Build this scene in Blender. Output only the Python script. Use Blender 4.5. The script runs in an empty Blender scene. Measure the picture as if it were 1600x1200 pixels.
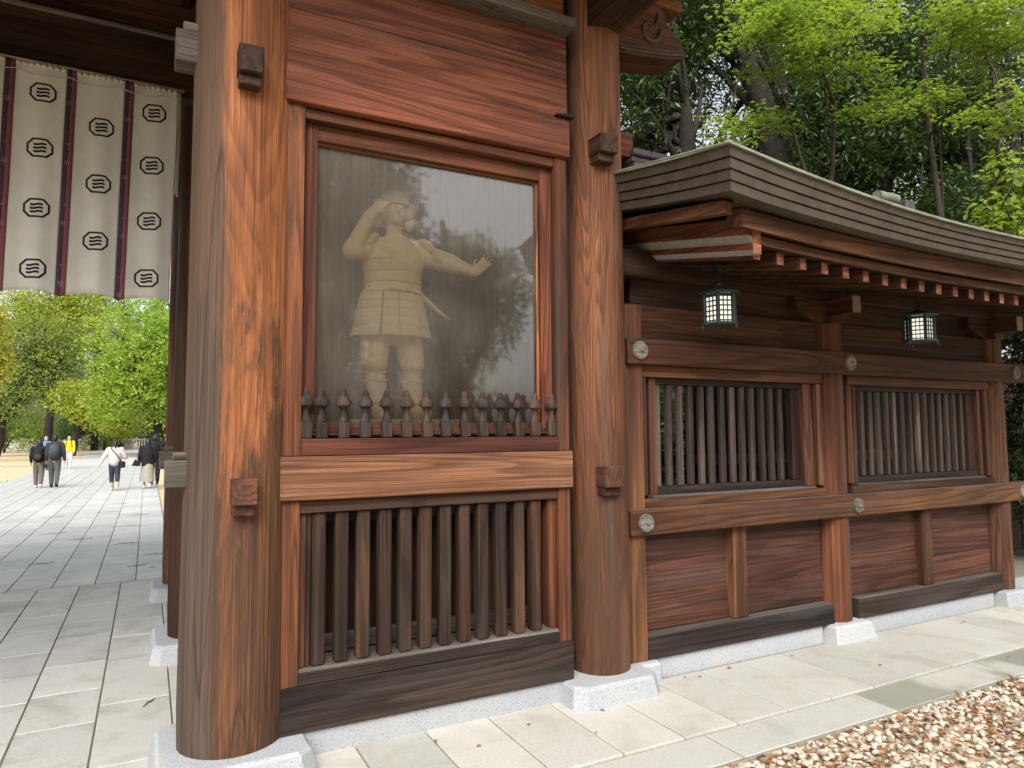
import bpy, bmesh, math, random
import numpy as np
from mathutils import Vector, Matrix

R = math.radians
sc = bpy.context.scene
col = sc.collection
rnd = random.Random(7)

# ------------------------------------------------------------------ camera
cd = bpy.data.cameras.new('camera')
cd.sensor_width = 36.0
cd.lens = 36.0 * 1089.0 / 1600.0
cd.clip_start = 0.05
cd.clip_end = 3000.0
cam = bpy.data.objects.new('camera', cd)
col.objects.link(cam)
rows = [[0.8865, -0.0259, -0.4619], [-0.4626, -0.0650, -0.8842], [-0.0071, 0.9976, -0.0696]]
cam.matrix_world = Matrix.Translation((0, 0, 1.7)) @ Matrix(rows).to_quaternion().to_matrix().to_4x4()
sc.camera = cam

# ------------------------------------------------------------------ sky, sun, exposure
SUN_EL, SUN_AZ = 44.0, 207.0            # azimuth measured clockwise from +Y: behind the camera, to its left
w = bpy.data.worlds.new('World')
sc.world = w
w.use_nodes = True
nt = w.node_tree
nt.nodes.clear()
sky = nt.nodes.new('ShaderNodeTexSky')
sky.sky_type = 'NISHITA'
sky.sun_disc = False
sky.sun_elevation = R(SUN_EL)
sky.sun_rotation = R(SUN_AZ)
sky.air_density = 1.0
sky.dust_density = 5.0
hs = nt.nodes.new('ShaderNodeHueSaturation')
hs.inputs['Saturation'].default_value = 0.28        # thin bright overcast
bg = nt.nodes.new('ShaderNodeBackground')
bg.inputs['Strength'].default_value = 0.15
wo = nt.nodes.new('ShaderNodeOutputWorld')
nt.links.new(sky.outputs[0], hs.inputs['Color'])
nt.links.new(hs.outputs[0], bg.inputs['Color'])
nt.links.new(bg.outputs[0], wo.inputs['Surface'])

sl = bpy.data.lights.new('sun', 'SUN')
sl.energy = 1.15
sl.angle = R(50)
sl.color = (1.0, 0.95, 0.87)
so = bpy.data.objects.new('sun', sl)
col.objects.link(so)
az, el = R(SUN_AZ), R(SUN_EL)
sdir = Vector((math.sin(az) * math.cos(el), math.cos(az) * math.cos(el), math.sin(el)))
so.rotation_euler = sdir.to_track_quat('Z', 'Y').to_euler()
so.location = (-6, -10, 20)

vs = sc.view_settings
vs.view_transform = 'Standard'
vs.look = 'None'
vs.gamma = 1.0
vs.use_curve_mapping = False
vs.exposure = 1.08
sc.cycles.max_bounces = 8
sc.cycles.transparent_max_bounces = 12
sc.cycles.caustics_reflective = False
sc.cycles.caustics_refractive = False

# ------------------------------------------------------------------ materials
def new_mat(name):
    m = bpy.data.materials.new(name)
    m.use_nodes = True
    t = m.node_tree
    b = t.nodes['Principled BSDF']
    return m, t, b


def node(t, typ, **kw):
    n = t.nodes.new(typ)
    for k, v in kw.items():
        if k.startswith('i_'):
            key = k[2:]
            n.inputs[int(key) if key.isdigit() else key.replace('_', ' ')].default_value = v
        else:
            setattr(n, k, v)
    return n


def ln(t, a, b):
    t.links.new(a, b)


def coords(t, scale=(1, 1, 1), rand=True, src='Object'):
    tc = node(t, 'ShaderNodeTexCoord')
    o = tc.outputs[src]
    if rand:
        oi = node(t, 'ShaderNodeObjectInfo')
        mu = node(t, 'ShaderNodeVectorMath', operation='SCALE')
        mu.inputs[0].default_value = (37.3, 51.7, 23.1)
        ln(t, oi.outputs['Random'], mu.inputs['Scale'])
        ad = node(t, 'ShaderNodeVectorMath', operation='ADD')
        ln(t, o, ad.inputs[0])
        ln(t, mu.outputs[0], ad.inputs[1])
        o = ad.outputs[0]
    return o


def scaled(t, o, s):
    v = node(t, 'ShaderNodeVectorMath', operation='MULTIPLY')
    ln(t, o, v.inputs[0])
    v.inputs[1].default_value = s
    return v.outputs[0]


def noise(t, o, scale, detail=3.0, rough=0.5, dist=0.0):
    n = node(t, 'ShaderNodeTexNoise')
    n.inputs['Scale'].default_value = scale
    n.inputs['Detail'].default_value = detail
    n.inputs['Roughness'].default_value = rough
    n.inputs['Distortion'].default_value = dist
    ln(t, o, n.inputs['Vector'])
    return n.outputs['Fac']


def rng(t, o, a, b, c=0.0, d=1.0, smooth=True):
    n = node(t, 'ShaderNodeMapRange')
    if smooth:
        n.interpolation_type = 'SMOOTHSTEP'
    n.inputs['From Min'].default_value = a
    n.inputs['From Max'].default_value = b
    n.inputs['To Min'].default_value = c
    n.inputs['To Max'].default_value = d
    ln(t, o, n.inputs['Value'])
    return n.outputs[0]


def math_n(t, op, a, b=None):
    n = node(t, 'ShaderNodeMath', operation=op)
    for i, v in enumerate((a, b)):
        if v is None:
            continue
        if isinstance(v, (int, float)):
            n.inputs[i].default_value = v
        else:
            ln(t, v, n.inputs[i])
    return n.outputs[0]


def mix(t, fac, a, b, mode='MIX'):
    n = node(t, 'ShaderNodeMix', data_type='RGBA', blend_type=mode)
    for sock, v in ((n.inputs[0], fac), (n.inputs[6], a), (n.inputs[7], b)):
        if isinstance(v, (int, float)):
            sock.default_value = v
        elif isinstance(v, tuple):
            sock.default_value = v if len(v) == 4 else v + (1.0,)
        else:
            ln(t, v, sock)
    return n.outputs[2]


def ramp(t, o, stops):
    n = node(t, 'ShaderNodeValToRGB')
    e = n.color_ramp.elements
    while len(e) < len(stops):
        e.new(0.5)
    for el_, (p, c) in zip(e, stops):
        el_.position = p
        el_.color = tuple(c) + (1.0,)
    ln(t, o, n.inputs[0])
    return n.outputs[0]


def bump(t, b, h, strength=0.3, dist=0.005):
    n = node(t, 'ShaderNodeBump')
    n.inputs['Strength'].default_value = strength
    n.inputs['Distance'].default_value = dist
    ln(t, h, n.inputs['Height'])
    ln(t, n.outputs[0], b.inputs['Normal'])


def wood(name, axis, dark, mid, light, grey=(0.13, 0.115, 0.105), grey_amt=0.3, stain_amt=0.5, ring=16.0,
         ring_scale=2.6, ring_depth=0.52, rough=0.70, along=0.050, stain=(0.035, 0.022, 0.016), low=None, side=None, bumps=0.35):
    """weathered timber: contour rings of stretched noise, fibres, stains, silvered patches"""
    m, t, b = new_mat(name)
    o = coords(t)
    ia = 'xyz'.index(axis)
    def st(k):
        s = [1.0, 1.0, 1.0]
        s[ia] = k
        return scaled(t, o, tuple(s))
    n1 = noise(t, st(along), ring_scale, 2.0, 0.5, 0.2)
    fr = math_n(t, 'FRACT', math_n(t, 'MULTIPLY', n1, ring * 1.7))
    rg = math_n(t, 'MULTIPLY', rng(t, fr, 0.25, 0.86), rng(t, fr, 0.90, 1.0, 1.0, 0.0))
    fib = noise(t, st(0.010), 210.0, 3.0, 0.8)
    stk = noise(t, st(0.010), 74.0, 5.0, 0.75, 0.03)
    blo = noise(t, st(0.20), 2.0, 4.0, 0.55, 0.2)
    blo2 = noise(t, st(0.09), 6.0, 6.0, 0.7, 0.3)
    c = ramp(t, blo, [(0.32, dark), (0.50, mid), (0.66, light)])
    c = mix(t, 1.0, c, ramp(t, stk, [(0.30, (0.55, 0.51, 0.50)), (0.50, (1.0, 1.0, 1.0)), (0.70, (1.30, 1.32, 1.32))]), 'MULTIPLY')
    c = mix(t, math_n(t, 'MULTIPLY', rg, ring_depth), c, tuple(x * 0.30 for x in dark))
    c = mix(t, 1.0, c, ramp(t, fib, [(0.33, (0.48, 0.44, 0.42)), (0.52, (1.0, 1.0, 1.0)), (0.72, (1.42, 1.42, 1.42))]), 'MULTIPLY')
    # silvered patches
    g = math_n(t, 'MULTIPLY', rng(t, blo2, 0.50, 0.66), grey_amt)
    gc = mix(t, rng(t, stk, 0.35, 0.65), grey, tuple(x * 0.50 for x in grey))
    c = mix(t, g, c, gc)
    # dark stains
    s_in = noise(t, st(0.20), 4.2, 9.0, 0.74, 0.3)
    s_m = math_n(t, 'MULTIPLY', rng(t, s_in, 0.52, 0.64), rng(t, stk, 0.36, 0.56, 0.25, 1.0))
    s_m = math_n(t, 'MULTIPLY', s_m, stain_amt)
    if low:                               # old black staining of the foot of a column, edged by its own noise
        tc = node(t, 'ShaderNodeTexCoord')
        sp = node(t, 'ShaderNodeSeparateXYZ')
        ln(t, tc.outputs['Object'], sp.inputs[0])
        h = math_n(t, 'MULTIPLY', math_n(t, 'SUBTRACT', sp.outputs[2], low[0]), -low[1])
        kk = rng(t, math_n(t, 'ADD', math_n(t, 'MULTIPLY', math_n(t, 'SUBTRACT', s_in, 0.5), 4.2), h), 0.05, 0.65)
        kk = math_n(t, 'MULTIPLY', kk, rng(t, stk, 0.34, 0.58, 0.35, 1.0))
        s_m = math_n(t, 'MAXIMUM', s_m, math_n(t, 'MULTIPLY', kk, low[2]))
    c = mix(t, s_m, c, mix(t, fib, stain, tuple(x * 2.2 for x in stain)))
    if side:                              # silvered band on the weather side of a column
        tc2 = node(t, 'ShaderNodeTexCoord')
        sp2 = node(t, 'ShaderNodeSeparateXYZ')
        ln(t, tc2.outputs['Object'], sp2.inputs[0])
        d = math_n(t, 'MULTIPLY', math_n(t, 'ADD', sp2.outputs[0], side[0]), -side[1])
        kk = rng(t, math_n(t, 'ADD', math_n(t, 'MULTIPLY', math_n(t, 'SUBTRACT', blo2, 0.5), 1.3), d), 0.0, 0.4)
        c = mix(t, math_n(t, 'MULTIPLY', kk, side[2]), c, gc)
    # drying cracks: thin level lines of a strongly stretched noise
    cr = noise(t, st(0.035), 5.0, 1.0, 0.4, 0.1)
    crm = rng(t, math_n(t, 'ABSOLUTE', math_n(t, 'SUBTRACT', cr, 0.52)), 0.0, 0.006, 1.0, 0.0)
    c = mix(t, math_n(t, 'MULTIPLY', crm, 0.55), c, (0.02, 0.012, 0.008))
    # each piece a little lighter or darker
    oi = node(t, 'ShaderNodeObjectInfo')
    c = mix(t, 1.0, c, mix(t, oi.outputs['Random'], (0.78, 0.78, 0.78), (1.18, 1.16, 1.14)), 'MULTIPLY')
    ln(t, c, b.inputs['Base Color'])
    ro = rng(t, blo2, 0.3, 0.7, rough - 0.12, rough + 0.16)
    ln(t, ro, b.inputs['Roughness'])
    b.inputs['Specular IOR Level'].default_value = 0.22
    h = math_n(t, 'ADD', math_n(t, 'MULTIPLY', rg, -0.5), math_n(t, 'ADD', math_n(t, 'MULTIPLY', fib, 0.6), math_n(t, 'MULTIPLY', stk, 1.1)))
    h = math_n(t, 'SUBTRACT', h, math_n(t, 'MULTIPLY', crm, 1.6))
    bump(t, b, h, bumps, 0.004)
    return m


def stone(name, a, bcol, speck=0.5, scale=180.0, stain=(0.30, 0.29, 0.25), stain_amt=0.35, rough=0.75, bumps=0.25, wet=None, moss=None):
    m, t, b = new_mat(name)
    o = coords(t)
    sp = noise(t, o, scale, 2.0, 0.7)
    c = mix(t, rng(t, sp, 0.38, 0.62), a, bcol)
    dk = noise(t, o, scale * 0.8, 1.0, 0.5)
    c = mix(t, math_n(t, 'MULTIPLY', rng(t, dk, 0.60, 0.68), speck), c, (0.12, 0.12, 0.125))
    wo_ = coords(t, rand=False, src='Object')
    big = noise(t, o, 2.3, 5.0, 0.62, 0.5)
    c = mix(t, math_n(t, 'MULTIPLY', rng(t, big, 0.45, 0.72), stain_amt), c, stain)
    ro = rng(t, big, 0.3, 0.7, rough - 0.1, rough + 0.1)
    geo = node(t, 'ShaderNodeNewGeometry')
    if moss:
        mo = noise(t, geo.outputs['Position'], moss[0], 5.0, 0.6, 0.4)
        c = mix(t, rng(t, mo, moss[1], moss[1] + 0.16, 0.0, moss[2]), c, moss[3])
    if wet:
        we = noise(t, geo.outputs['Position'], wet[0], 4.0, 0.55, 0.3)
        wm = rng(t, we, wet[1], wet[1] + 0.09, 0.0, 1.0)
        c = mix(t, math_n(t, 'MULTIPLY', wm, wet[2]), c, wet[3])
        ro = math_n(t, 'SUBTRACT', ro, math_n(t, 'MULTIPLY', wm, wet[4]))
    oi = node(t, 'ShaderNodeObjectInfo')
    c = mix(t, 1.0, c, mix(t, oi.outputs['Random'], (0.86, 0.86, 0.85), (1.07, 1.06, 1.05)), 'MULTIPLY')
    ln(t, c, b.inputs['Base Color'])
    ln(t, ro, b.inputs['Roughness'])
    b.inputs['Specular IOR Level'].default_value = 0.4
    bump(t, b, math_n(t, 'ADD', sp, math_n(t, 'MULTIPLY', big, 0.6)), bumps, 0.003)
    return m


def plain(name, c1, c2=None, rough=0.7, scale=30.0, metallic=0.0, bumps=0.1, spec=0.4, rand=0.12):
    m, t, b = new_mat(name)
    c2 = c2 or tuple(x * 0.7 for x in c1)
    o = coords(t)
    n = noise(t, o, scale, 4.0, 0.6)
    c = mix(t, rng(t, n, 0.35, 0.65), c1, c2)
    oi = node(t, 'ShaderNodeObjectInfo')
    c = mix(t, 1.0, c, mix(t, oi.outputs['Random'], (1 - rand,) * 3, (1 + rand,) * 3), 'MULTIPLY')
    ln(t, c, b.inputs['Base Color'])
    b.inputs['Roughness'].default_value = rough
    b.inputs['Metallic'].default_value = metallic
    b.inputs['Specular IOR Level'].default_value = spec
    bump(t, b, n, bumps, 0.003)
    return m


def leaf_mat(name, c1, c2, c3, trans=0.35, rough=0.5, spec=0.3):
    m, t, b = new_mat(name)
    geo = node(t, 'ShaderNodeNewGeometry')
    c = ramp(t, geo.outputs['Random Per Island'], [(0.0, c1), (0.55, c2), (1.0, c3)])
    big = noise(t, geo.outputs['Position'], 0.55, 2.0, 0.5)
    c = mix(t, rng(t, big, 0.35, 0.65), c, mix(t, 0.5, c, c3))
    ln(t, c, b.inputs['Base Color'])
    b.inputs['Roughness'].default_value = rough
    b.inputs['Specular IOR Level'].default_value = spec
    tr = node(t, 'ShaderNodeBsdfTranslucent')
    ln(t, mix(t, 1.0, c, (1.28, 1.33, 0.72), 'MULTIPLY'), tr.inputs['Color'])
    ms = node(t, 'ShaderNodeMixShader')
    ms.inputs[0].default_value = trans
    ln(t, b.outputs[0], ms.inputs[1])
    ln(t, tr.outputs[0], ms.inputs[2])
    ln(t, ms.outputs[0], t.nodes['Material Output'].inputs['Surface'])
    return m


def glass_mat():
    m, t, b = new_mat('dusty_glass_painted_haze')
    o = coords(t, rand=False)
    tr = node(t, 'ShaderNodeBsdfTransparent')
    tr.inputs['Color'].default_value = (0.97, 0.96, 0.94, 1)
    gl = node(t, 'ShaderNodeBsdfGlossy')
    gl.inputs['Roughness'].default_value = 0.035
    gl.inputs['Color'].default_value = (1, 1, 1, 1)
    fr = node(t, 'ShaderNodeFresnel')
    fr.inputs['IOR'].default_value = 1.52
    m1 = node(t, 'ShaderNodeMixShader')
    ln(t, math_n(t, 'ADD', math_n(t, 'MULTIPLY', fr.outputs[0], 1.0), 0.035), m1.inputs[0])
    ln(t, tr.outputs[0], m1.inputs[1])
    ln(t, gl.outputs[0], m1.inputs[2])
    df = node(t, 'ShaderNodeBsdfDiffuse')
    df.inputs['Color'].default_value = (0.50, 0.45, 0.39, 1)
    dust = noise(t, o, 1.6, 4.0, 0.6, 0.4)
    streak = noise(t, scaled(t, o, (1, 1, 0.12)), 26.0, 4.0, 0.6)
    sp = noise(t, o, 55.0, 1.0, 0.5)
    d = math_n(t, 'ADD', rng(t, dust, 0.3, 0.75, 0.03, 0.075), rng(t, streak, 0.5, 0.8, 0.0, 0.02))
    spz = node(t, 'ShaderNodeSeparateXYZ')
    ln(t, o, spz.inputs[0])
    painted_haze = math_n(t, 'ADD', rng(t, spz.outputs[2], -0.55, 0.65, 0.0, 0.10), rng(t, noise(t, o, 0.9, 3.0, 0.5), 0.4, 0.65, -0.02, 0.04))  # reflection haze painted onto the pane, stronger towards its top
    d = math_n(t, 'ADD', d, painted_haze)
    d = math_n(t, 'ADD', d, rng(t, sp, 0.765, 0.785, 0.0, 0.35))
    m2 = node(t, 'ShaderNodeMixShader')
    ln(t, d, m2.inputs[0])
    ln(t, m1.outputs[0], m2.inputs[1])
    ln(t, df.outputs[0], m2.inputs[2])
    ln(t, m2.outputs[0], t.nodes['Material Output'].inputs['Surface'])
    return m


M = {}
RED = dict(dark=(0.085, 0.028, 0.020), mid=(0.165, 0.054, 0.033), light=(0.25, 0.085, 0.043))
ORG = dict(dark=(0.140, 0.052, 0.023), mid=(0.275, 0.104, 0.040), light=(0.40, 0.165, 0.064))
AMB = dict(dark=(0.080, 0.030, 0.016), mid=(0.165, 0.060, 0.028), light=(0.26, 0.100, 0.043))
BRN = dict(dark=(0.055, 0.023, 0.013), mid=(0.115, 0.050, 0.024), light=(0.20, 0.092, 0.043))
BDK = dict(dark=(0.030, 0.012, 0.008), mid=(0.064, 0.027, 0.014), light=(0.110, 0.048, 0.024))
RBN = dict(dark=(0.055, 0.022, 0.015), mid=(0.110, 0.045, 0.029), light=(0.165, 0.070, 0.043))
DRK = dict(dark=(0.016, 0.012, 0.010), mid=(0.034, 0.025, 0.021), light=(0.062, 0.042, 0.032))
for a in 'xyz':
    M['red' + a] = wood('red_brown_timber_' + a, a, grey_amt=0.25, stain_amt=0.30, ring=11, **RED)
    M['org' + a] = wood('orange_timber_' + a, a, grey_amt=0.35, stain_amt=0.30, ring=10, ring_depth=0.38, **ORG)
    M['amb' + a] = wood('amber_timber_' + a, a, grey_amt=0.40, stain_amt=0.65, ring=11, ring_depth=0.42, **AMB)
    M['brn' + a] = wood('brown_timber_' + a, a, grey_amt=0.25, stain_amt=0.45, ring=11, **BRN)
    M['bdk' + a] = wood('shaded_brown_timber_' + a, a, grey_amt=0.2, stain_amt=0.45, ring=11, **BDK)  # darker copy of the brown timber, shade under the roofs put into its colour
    M['rbn' + a] = wood('dull_red_timber_' + a, a, grey_amt=0.3, stain_amt=0.6, ring=12, **RBN)
    M['drk' + a] = wood('blackened_timber_' + a, a, grey=(0.072, 0.065, 0.064), grey_amt=0.6, stain_amt=0.5, ring=12, **DRK)
    M['gry' + a] = wood('silvered_timber_' + a, a, dark=(0.080, 0.068, 0.058), mid=(0.138, 0.120, 0.103), light=(0.20, 0.175, 0.152),
                        grey_amt=0.3, stain_amt=0.15, ring=9, ring_depth=0.3)
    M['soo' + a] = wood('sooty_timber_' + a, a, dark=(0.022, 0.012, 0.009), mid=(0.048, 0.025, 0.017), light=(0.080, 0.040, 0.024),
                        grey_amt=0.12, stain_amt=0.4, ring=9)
M['pnkx'] = wood('pale_pink_timber', 'x', dark=(0.135, 0.056, 0.029), mid=(0.275, 0.125, 0.066), light=(0.36, 0.180, 0.098), grey_amt=0.45, stain_amt=0.55, ring=14, ring_depth=0.5)
M['tanz'] = wood('plain_tan_boarding', 'z', dark=(0.20, 0.135, 0.090), mid=(0.235, 0.16, 0.108), light=(0.30, 0.21, 0.145), grey_amt=0.2, stain_amt=0.3, ring=8)
M['lat'] = wood('weathered_lattice_timber', 'z', dark=(0.022, 0.014, 0.010), mid=(0.048, 0.028, 0.018), light=(0.12, 0.058, 0.030),
                grey=(0.080, 0.070, 0.064), grey_amt=0.6, stain_amt=0.6, ring=9)
M['wlat'] = wood('grey_lattice_timber', 'z', dark=(0.045, 0.033, 0.027), mid=(0.085, 0.066, 0.055), light=(0.15, 0.118, 0.098),
                 grey=(0.15, 0.132, 0.118), grey_amt=0.5, stain_amt=0.3, ring=8)
M['col1'] = wood('stained_column_timber', 'z', grey=(0.088, 0.066, 0.052), grey_amt=0.28, stain_amt=0.85, ring=15, ring_scale=2.3, ring_depth=0.30,
                 low=(0.0, 0.50, 0.97), side=(0.065, 5.5, 0.85), stain=(0.030, 0.018, 0.012), along=0.075, **ORG)
M['col2'] = wood('brown_column_timber', 'z', grey=(0.15, 0.118, 0.092), grey_amt=0.55, stain_amt=0.5, ring=19, ring_scale=3.0, ring_depth=0.45,
                 low=(-0.6, 0.32, 0.85), stain=(0.036, 0.020, 0.013), along=0.07,
                 dark=(0.085, 0.034, 0.018), mid=(0.170, 0.070, 0.034), light=(0.26, 0.115, 0.055))
M['endg'] = wood('red_end_grain', 'x', dark=(0.19, 0.070, 0.040), mid=(0.30, 0.115, 0.062), light=(0.40, 0.17, 0.10), grey_amt=0.3,
                 stain_amt=0.3, ring=8, along=1.0)
M['pale'] = plain('pale_end_grain', (0.32, 0.25, 0.18), (0.22, 0.17, 0.12), 0.8, 60)
M['finial'] = wood('weathered_finial_timber', 'z', dark=(0.030, 0.022, 0.018), mid=(0.066, 0.045, 0.034), light=(0.135, 0.078, 0.050),
                   grey=(0.105, 0.102, 0.102), grey_amt=0.6, stain_amt=0.35, ring=7)
M['stud'] = wood('silver_stud_timber', 'x', dark=(0.14, 0.126, 0.115), mid=(0.215, 0.195, 0.18), light=(0.28, 0.258, 0.238), grey_amt=0.2, stain_amt=0.12,
                 ring=9, ring_depth=0.35, along=0.5)
M['granite'] = stone('pale_granite', (0.47, 0.495, 0.53), (0.35, 0.37, 0.40), 0.55, 150, (0.52, 0.49, 0.41), 0.35)
M['slab'] = stone('dry_paving_granite', (0.55, 0.548, 0.525), (0.47, 0.468, 0.448), 0.30, 170, (0.30, 0.29, 0.255), 0.65, rough=0.7,
                  wet=(0.9, 0.60, 0.45, (0.25, 0.255, 0.24), 0.25))
M['slabr'] = stone('bright_paving_granite', (0.54, 0.53, 0.49), (0.45, 0.445, 0.41), 0.30, 170, (0.36, 0.335, 0.27), 0.62, rough=0.75)
M['wetslab'] = stone('damp_path_granite', (0.53, 0.535, 0.53), (0.46, 0.465, 0.46), 0.2, 160, (0.31, 0.325, 0.315), 0.5, rough=0.42, bumps=0.12,
                     moss=(0.30, 0.56, 0.16, (0.30, 0.34, 0.20)))
M['curb'] = stone('curb_granite', (0.55, 0.545, 0.50), (0.45, 0.445, 0.41), 0.25, 170, (0.36, 0.34, 0.29), 0.4, rough=0.75,
                  wet=(1.1, 0.60, 0.4, (0.30, 0.30, 0.25), 0.2))
M['dampcurb'] = stone('damp_curb_granite', (0.50, 0.495, 0.45), (0.42, 0.415, 0.38), 0.25, 170, (0.36, 0.34, 0.29), 0.4, rough=0.75,
                      wet=(0.8, 0.36, 0.8, (0.25, 0.255, 0.20), 0.3))
M['mortar'] = stone('joint_mortar', (0.30, 0.28, 0.235), (0.22, 0.205, 0.17), 0.1, 90)
M['sand'] = stone('yellow_sand', (0.52, 0.42, 0.27), (0.44, 0.35, 0.22), 0.1, 40, (0.36, 0.28, 0.17), 0.5, rough=0.9)
M['soil'] = stone('forest_floor_soil', (0.11, 0.085, 0.05), (0.07, 0.055, 0.035), 0.2, 14, (0.05, 0.06, 0.03), 0.6, rough=0.95)
M['bed'] = stone('gravel_bed_soil', (0.17, 0.13, 0.09), (0.10, 0.075, 0.05), 0.3, 60, rough=0.9)
M['fieldstone'] = stone('mossy_field_stone', (0.42, 0.43, 0.38), (0.31, 0.33, 0.28), 0.3, 30, (0.24, 0.29, 0.16), 0.5, rough=0.85)
M['fence'] = stone('pale_fence_stone', (0.56, 0.53, 0.47), (0.46, 0.43, 0.38), 0.2, 60, rough=0.8)


def pebble_mat():
    m, t, b = new_mat('pale_pebbles')
    g = node(t, 'ShaderNodeNewGeometry')
    c = ramp(t, g.outputs['Random Per Island'], [(0.0, (0.30, 0.23, 0.16)), (0.22, (0.50, 0.42, 0.31)), (0.6, (0.62, 0.56, 0.46)), (1.0, (0.48, 0.44, 0.38))])
    n = noise(t, g.outputs['Position'], 90.0, 3.0, 0.6)
    c = mix(t, rng(t, n, 0.5, 0.7, 0.0, 0.35), c, (0.34, 0.27, 0.19))
    ln(t, c, b.inputs['Base Color'])
    b.inputs['Roughness'].default_value = 0.7
    return m


M['pebble'] = pebble_mat()
M['dryleaf'] = leaf_mat('dry_brown_leaves', (0.14, 0.058, 0.026), (0.28, 0.125, 0.055), (0.40, 0.21, 0.105), 0.15, 0.7, 0.2)
M['roof'] = plain('aged_copper_roofing', (0.080, 0.062, 0.047), (0.055, 0.043, 0.033), 0.62, 9.0, 0.0, 0.15, 0.4, 0.06)
t = M['roof'].node_tree
geo = node(t, 'ShaderNodeNewGeometry')
sx3 = node(t, 'ShaderNodeSeparateXYZ')
ln(t, geo.outputs['Position'], sx3.inputs[0])
oi = node(t, 'ShaderNodeObjectInfo')
jj = math_n(t, 'FRACT', math_n(t, 'ADD', math_n(t, 'MULTIPLY', math_n(t, 'ADD', sx3.outputs[0], sx3.outputs[1]), 2.1), math_n(t, 'MULTIPLY', oi.outputs['Random'], 7.0)))
lk = t.nodes['Principled BSDF'].inputs['Base Color'].links[0].from_socket
wv = noise(t, scaled(t, geo.outputs['Position'], (1, 1, 0.15)), 16.0, 5.0, 0.65)
cc = mix(t, rng(t, wv, 0.42, 0.68, 0.0, 0.5), lk, (0.080, 0.073, 0.054))
cc = mix(t, rng(t, jj, 0.0, 0.022, 0.6, 0.0), cc, (0.025, 0.020, 0.016))
ln(t, cc, t.nodes['Principled BSDF'].inputs['Base Color'])
M['patina'] = plain('green_copper_patina', (0.22, 0.235, 0.18), (0.145, 0.145, 0.115), 0.6, 7.0)
M['tile'] = plain('dark_ridge_tile', (0.085, 0.072, 0.068), (0.055, 0.050, 0.050), 0.5, 14)
M['whitewash'] = plain('grey_painted_timber', (0.30, 0.29, 0.275), (0.23, 0.22, 0.21), 0.75, 24)
M['iron'] = plain('green_black_bronze', (0.050, 0.075, 0.078), (0.030, 0.044, 0.046), 0.5, 60, 0.5, 0.2)
M['black'] = plain('black_iron', (0.012, 0.012, 0.012), None, 0.6, 60)
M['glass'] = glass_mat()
M['clay'] = plain('unpainted_beige_statue', (0.84, 0.65, 0.385), (0.79, 0.605, 0.355), 0.75, 18, 0.0, 0.1, 0.25, 0.02)
M['cloth'] = plain('cream_linen', (0.84, 0.835, 0.79), (0.80, 0.79, 0.745), 0.9, 9, 0, 0.9, 0.15, 0.02)
def see_through(m_, k):
    t_ = m_.node_tree
    b_ = t_.nodes['Principled BSDF']
    tr_ = node(t_, 'ShaderNodeBsdfTranslucent')
    src = b_.inputs['Base Color'].links[0].from_socket
    ln(t_, src, tr_.inputs['Color'])
    ms_ = node(t_, 'ShaderNodeMixShader')
    ms_.inputs[0].default_value = k
    ln(t_, b_.outputs[0], ms_.inputs[1])
    ln(t_, tr_.outputs[0], ms_.inputs[2])
    ln(t_, ms_.outputs[0], t_.nodes['Material Output'].inputs['Surface'])


see_through(M['cloth'], 0.5)

M['navy'] = plain('dark_navy_ribbon', (0.060, 0.034, 0.058), None, 0.8, 30, rand=0.0)
M['wine'] = plain('wine_red_ribbon', (0.30, 0.098, 0.125), (0.26, 0.082, 0.106), 0.8, 30, rand=0.0)
see_through(M['wine'], 0.35)
M['ink'] = plain('dark_dyed_crest', (0.028, 0.018, 0.024), None, 0.9, 30, rand=0.0)
M['print'] = plain('white_ribbon_print', (0.42, 0.34, 0.36), None, 0.9, 30, rand=0.0)
M['cord'] = plain('white_cord', (0.66, 0.63, 0.56), None, 0.9, 90)

m, t, b = new_mat('lantern_paper')
b.inputs['Base Color'].default_value = (0.78, 0.76, 0.66, 1)
b.inputs['Emission Color'].default_value = (1.0, 0.96, 0.82, 1)
b.inputs['Emission Strength'].default_value = 0.38
M['paper'] = m

M['bark'] = plain('dark_grey_bark', (0.030, 0.024, 0.019), (0.014, 0.012, 0.010), 0.9, 9, 0, 0.9)
M['bark2'] = plain('brown_bark', (0.075, 0.060, 0.046), (0.035, 0.029, 0.023), 0.9, 8, 0, 0.9)
M['lf_dark'] = leaf_mat('dark_evergreen_leaf', (0.022, 0.046, 0.020), (0.042, 0.082, 0.028), (0.095, 0.155, 0.042), 0.24, 0.36, 0.5)
M['lf_maple'] = leaf_mat('bright_maple_leaf', (0.135, 0.215, 0.040), (0.215, 0.31, 0.055), (0.32, 0.40, 0.085), 0.52, 0.6, 0.2)
M['lf_camphor'] = leaf_mat('fresh_green_leaf', (0.170, 0.280, 0.045), (0.265, 0.385, 0.060), (0.38, 0.47, 0.095), 0.5, 0.5, 0.3)
M['lf_yellow'] = leaf_mat('yellow_green_leaf', (0.23, 0.30, 0.040), (0.34, 0.40, 0.055), (0.44, 0.46, 0.085), 0.42, 0.55, 0.25)
M['lf_gold'] = leaf_mat('golden_green_leaf', (0.27, 0.30, 0.045), (0.37, 0.37, 0.06), (0.45, 0.42, 0.10), 0.4, 0.6, 0.25)
M['lf_mid'] = leaf_mat('mid_green_leaf', (0.075, 0.120, 0.028), (0.125, 0.180, 0.040), (0.205, 0.265, 0.060), 0.42, 0.5, 0.3)
M['lf_blue'] = leaf_mat('bluish_conifer_leaf', (0.075, 0.125, 0.065), (0.115, 0.185, 0.090), (0.17, 0.25, 0.12), 0.4, 0.6, 0.25)
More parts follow.
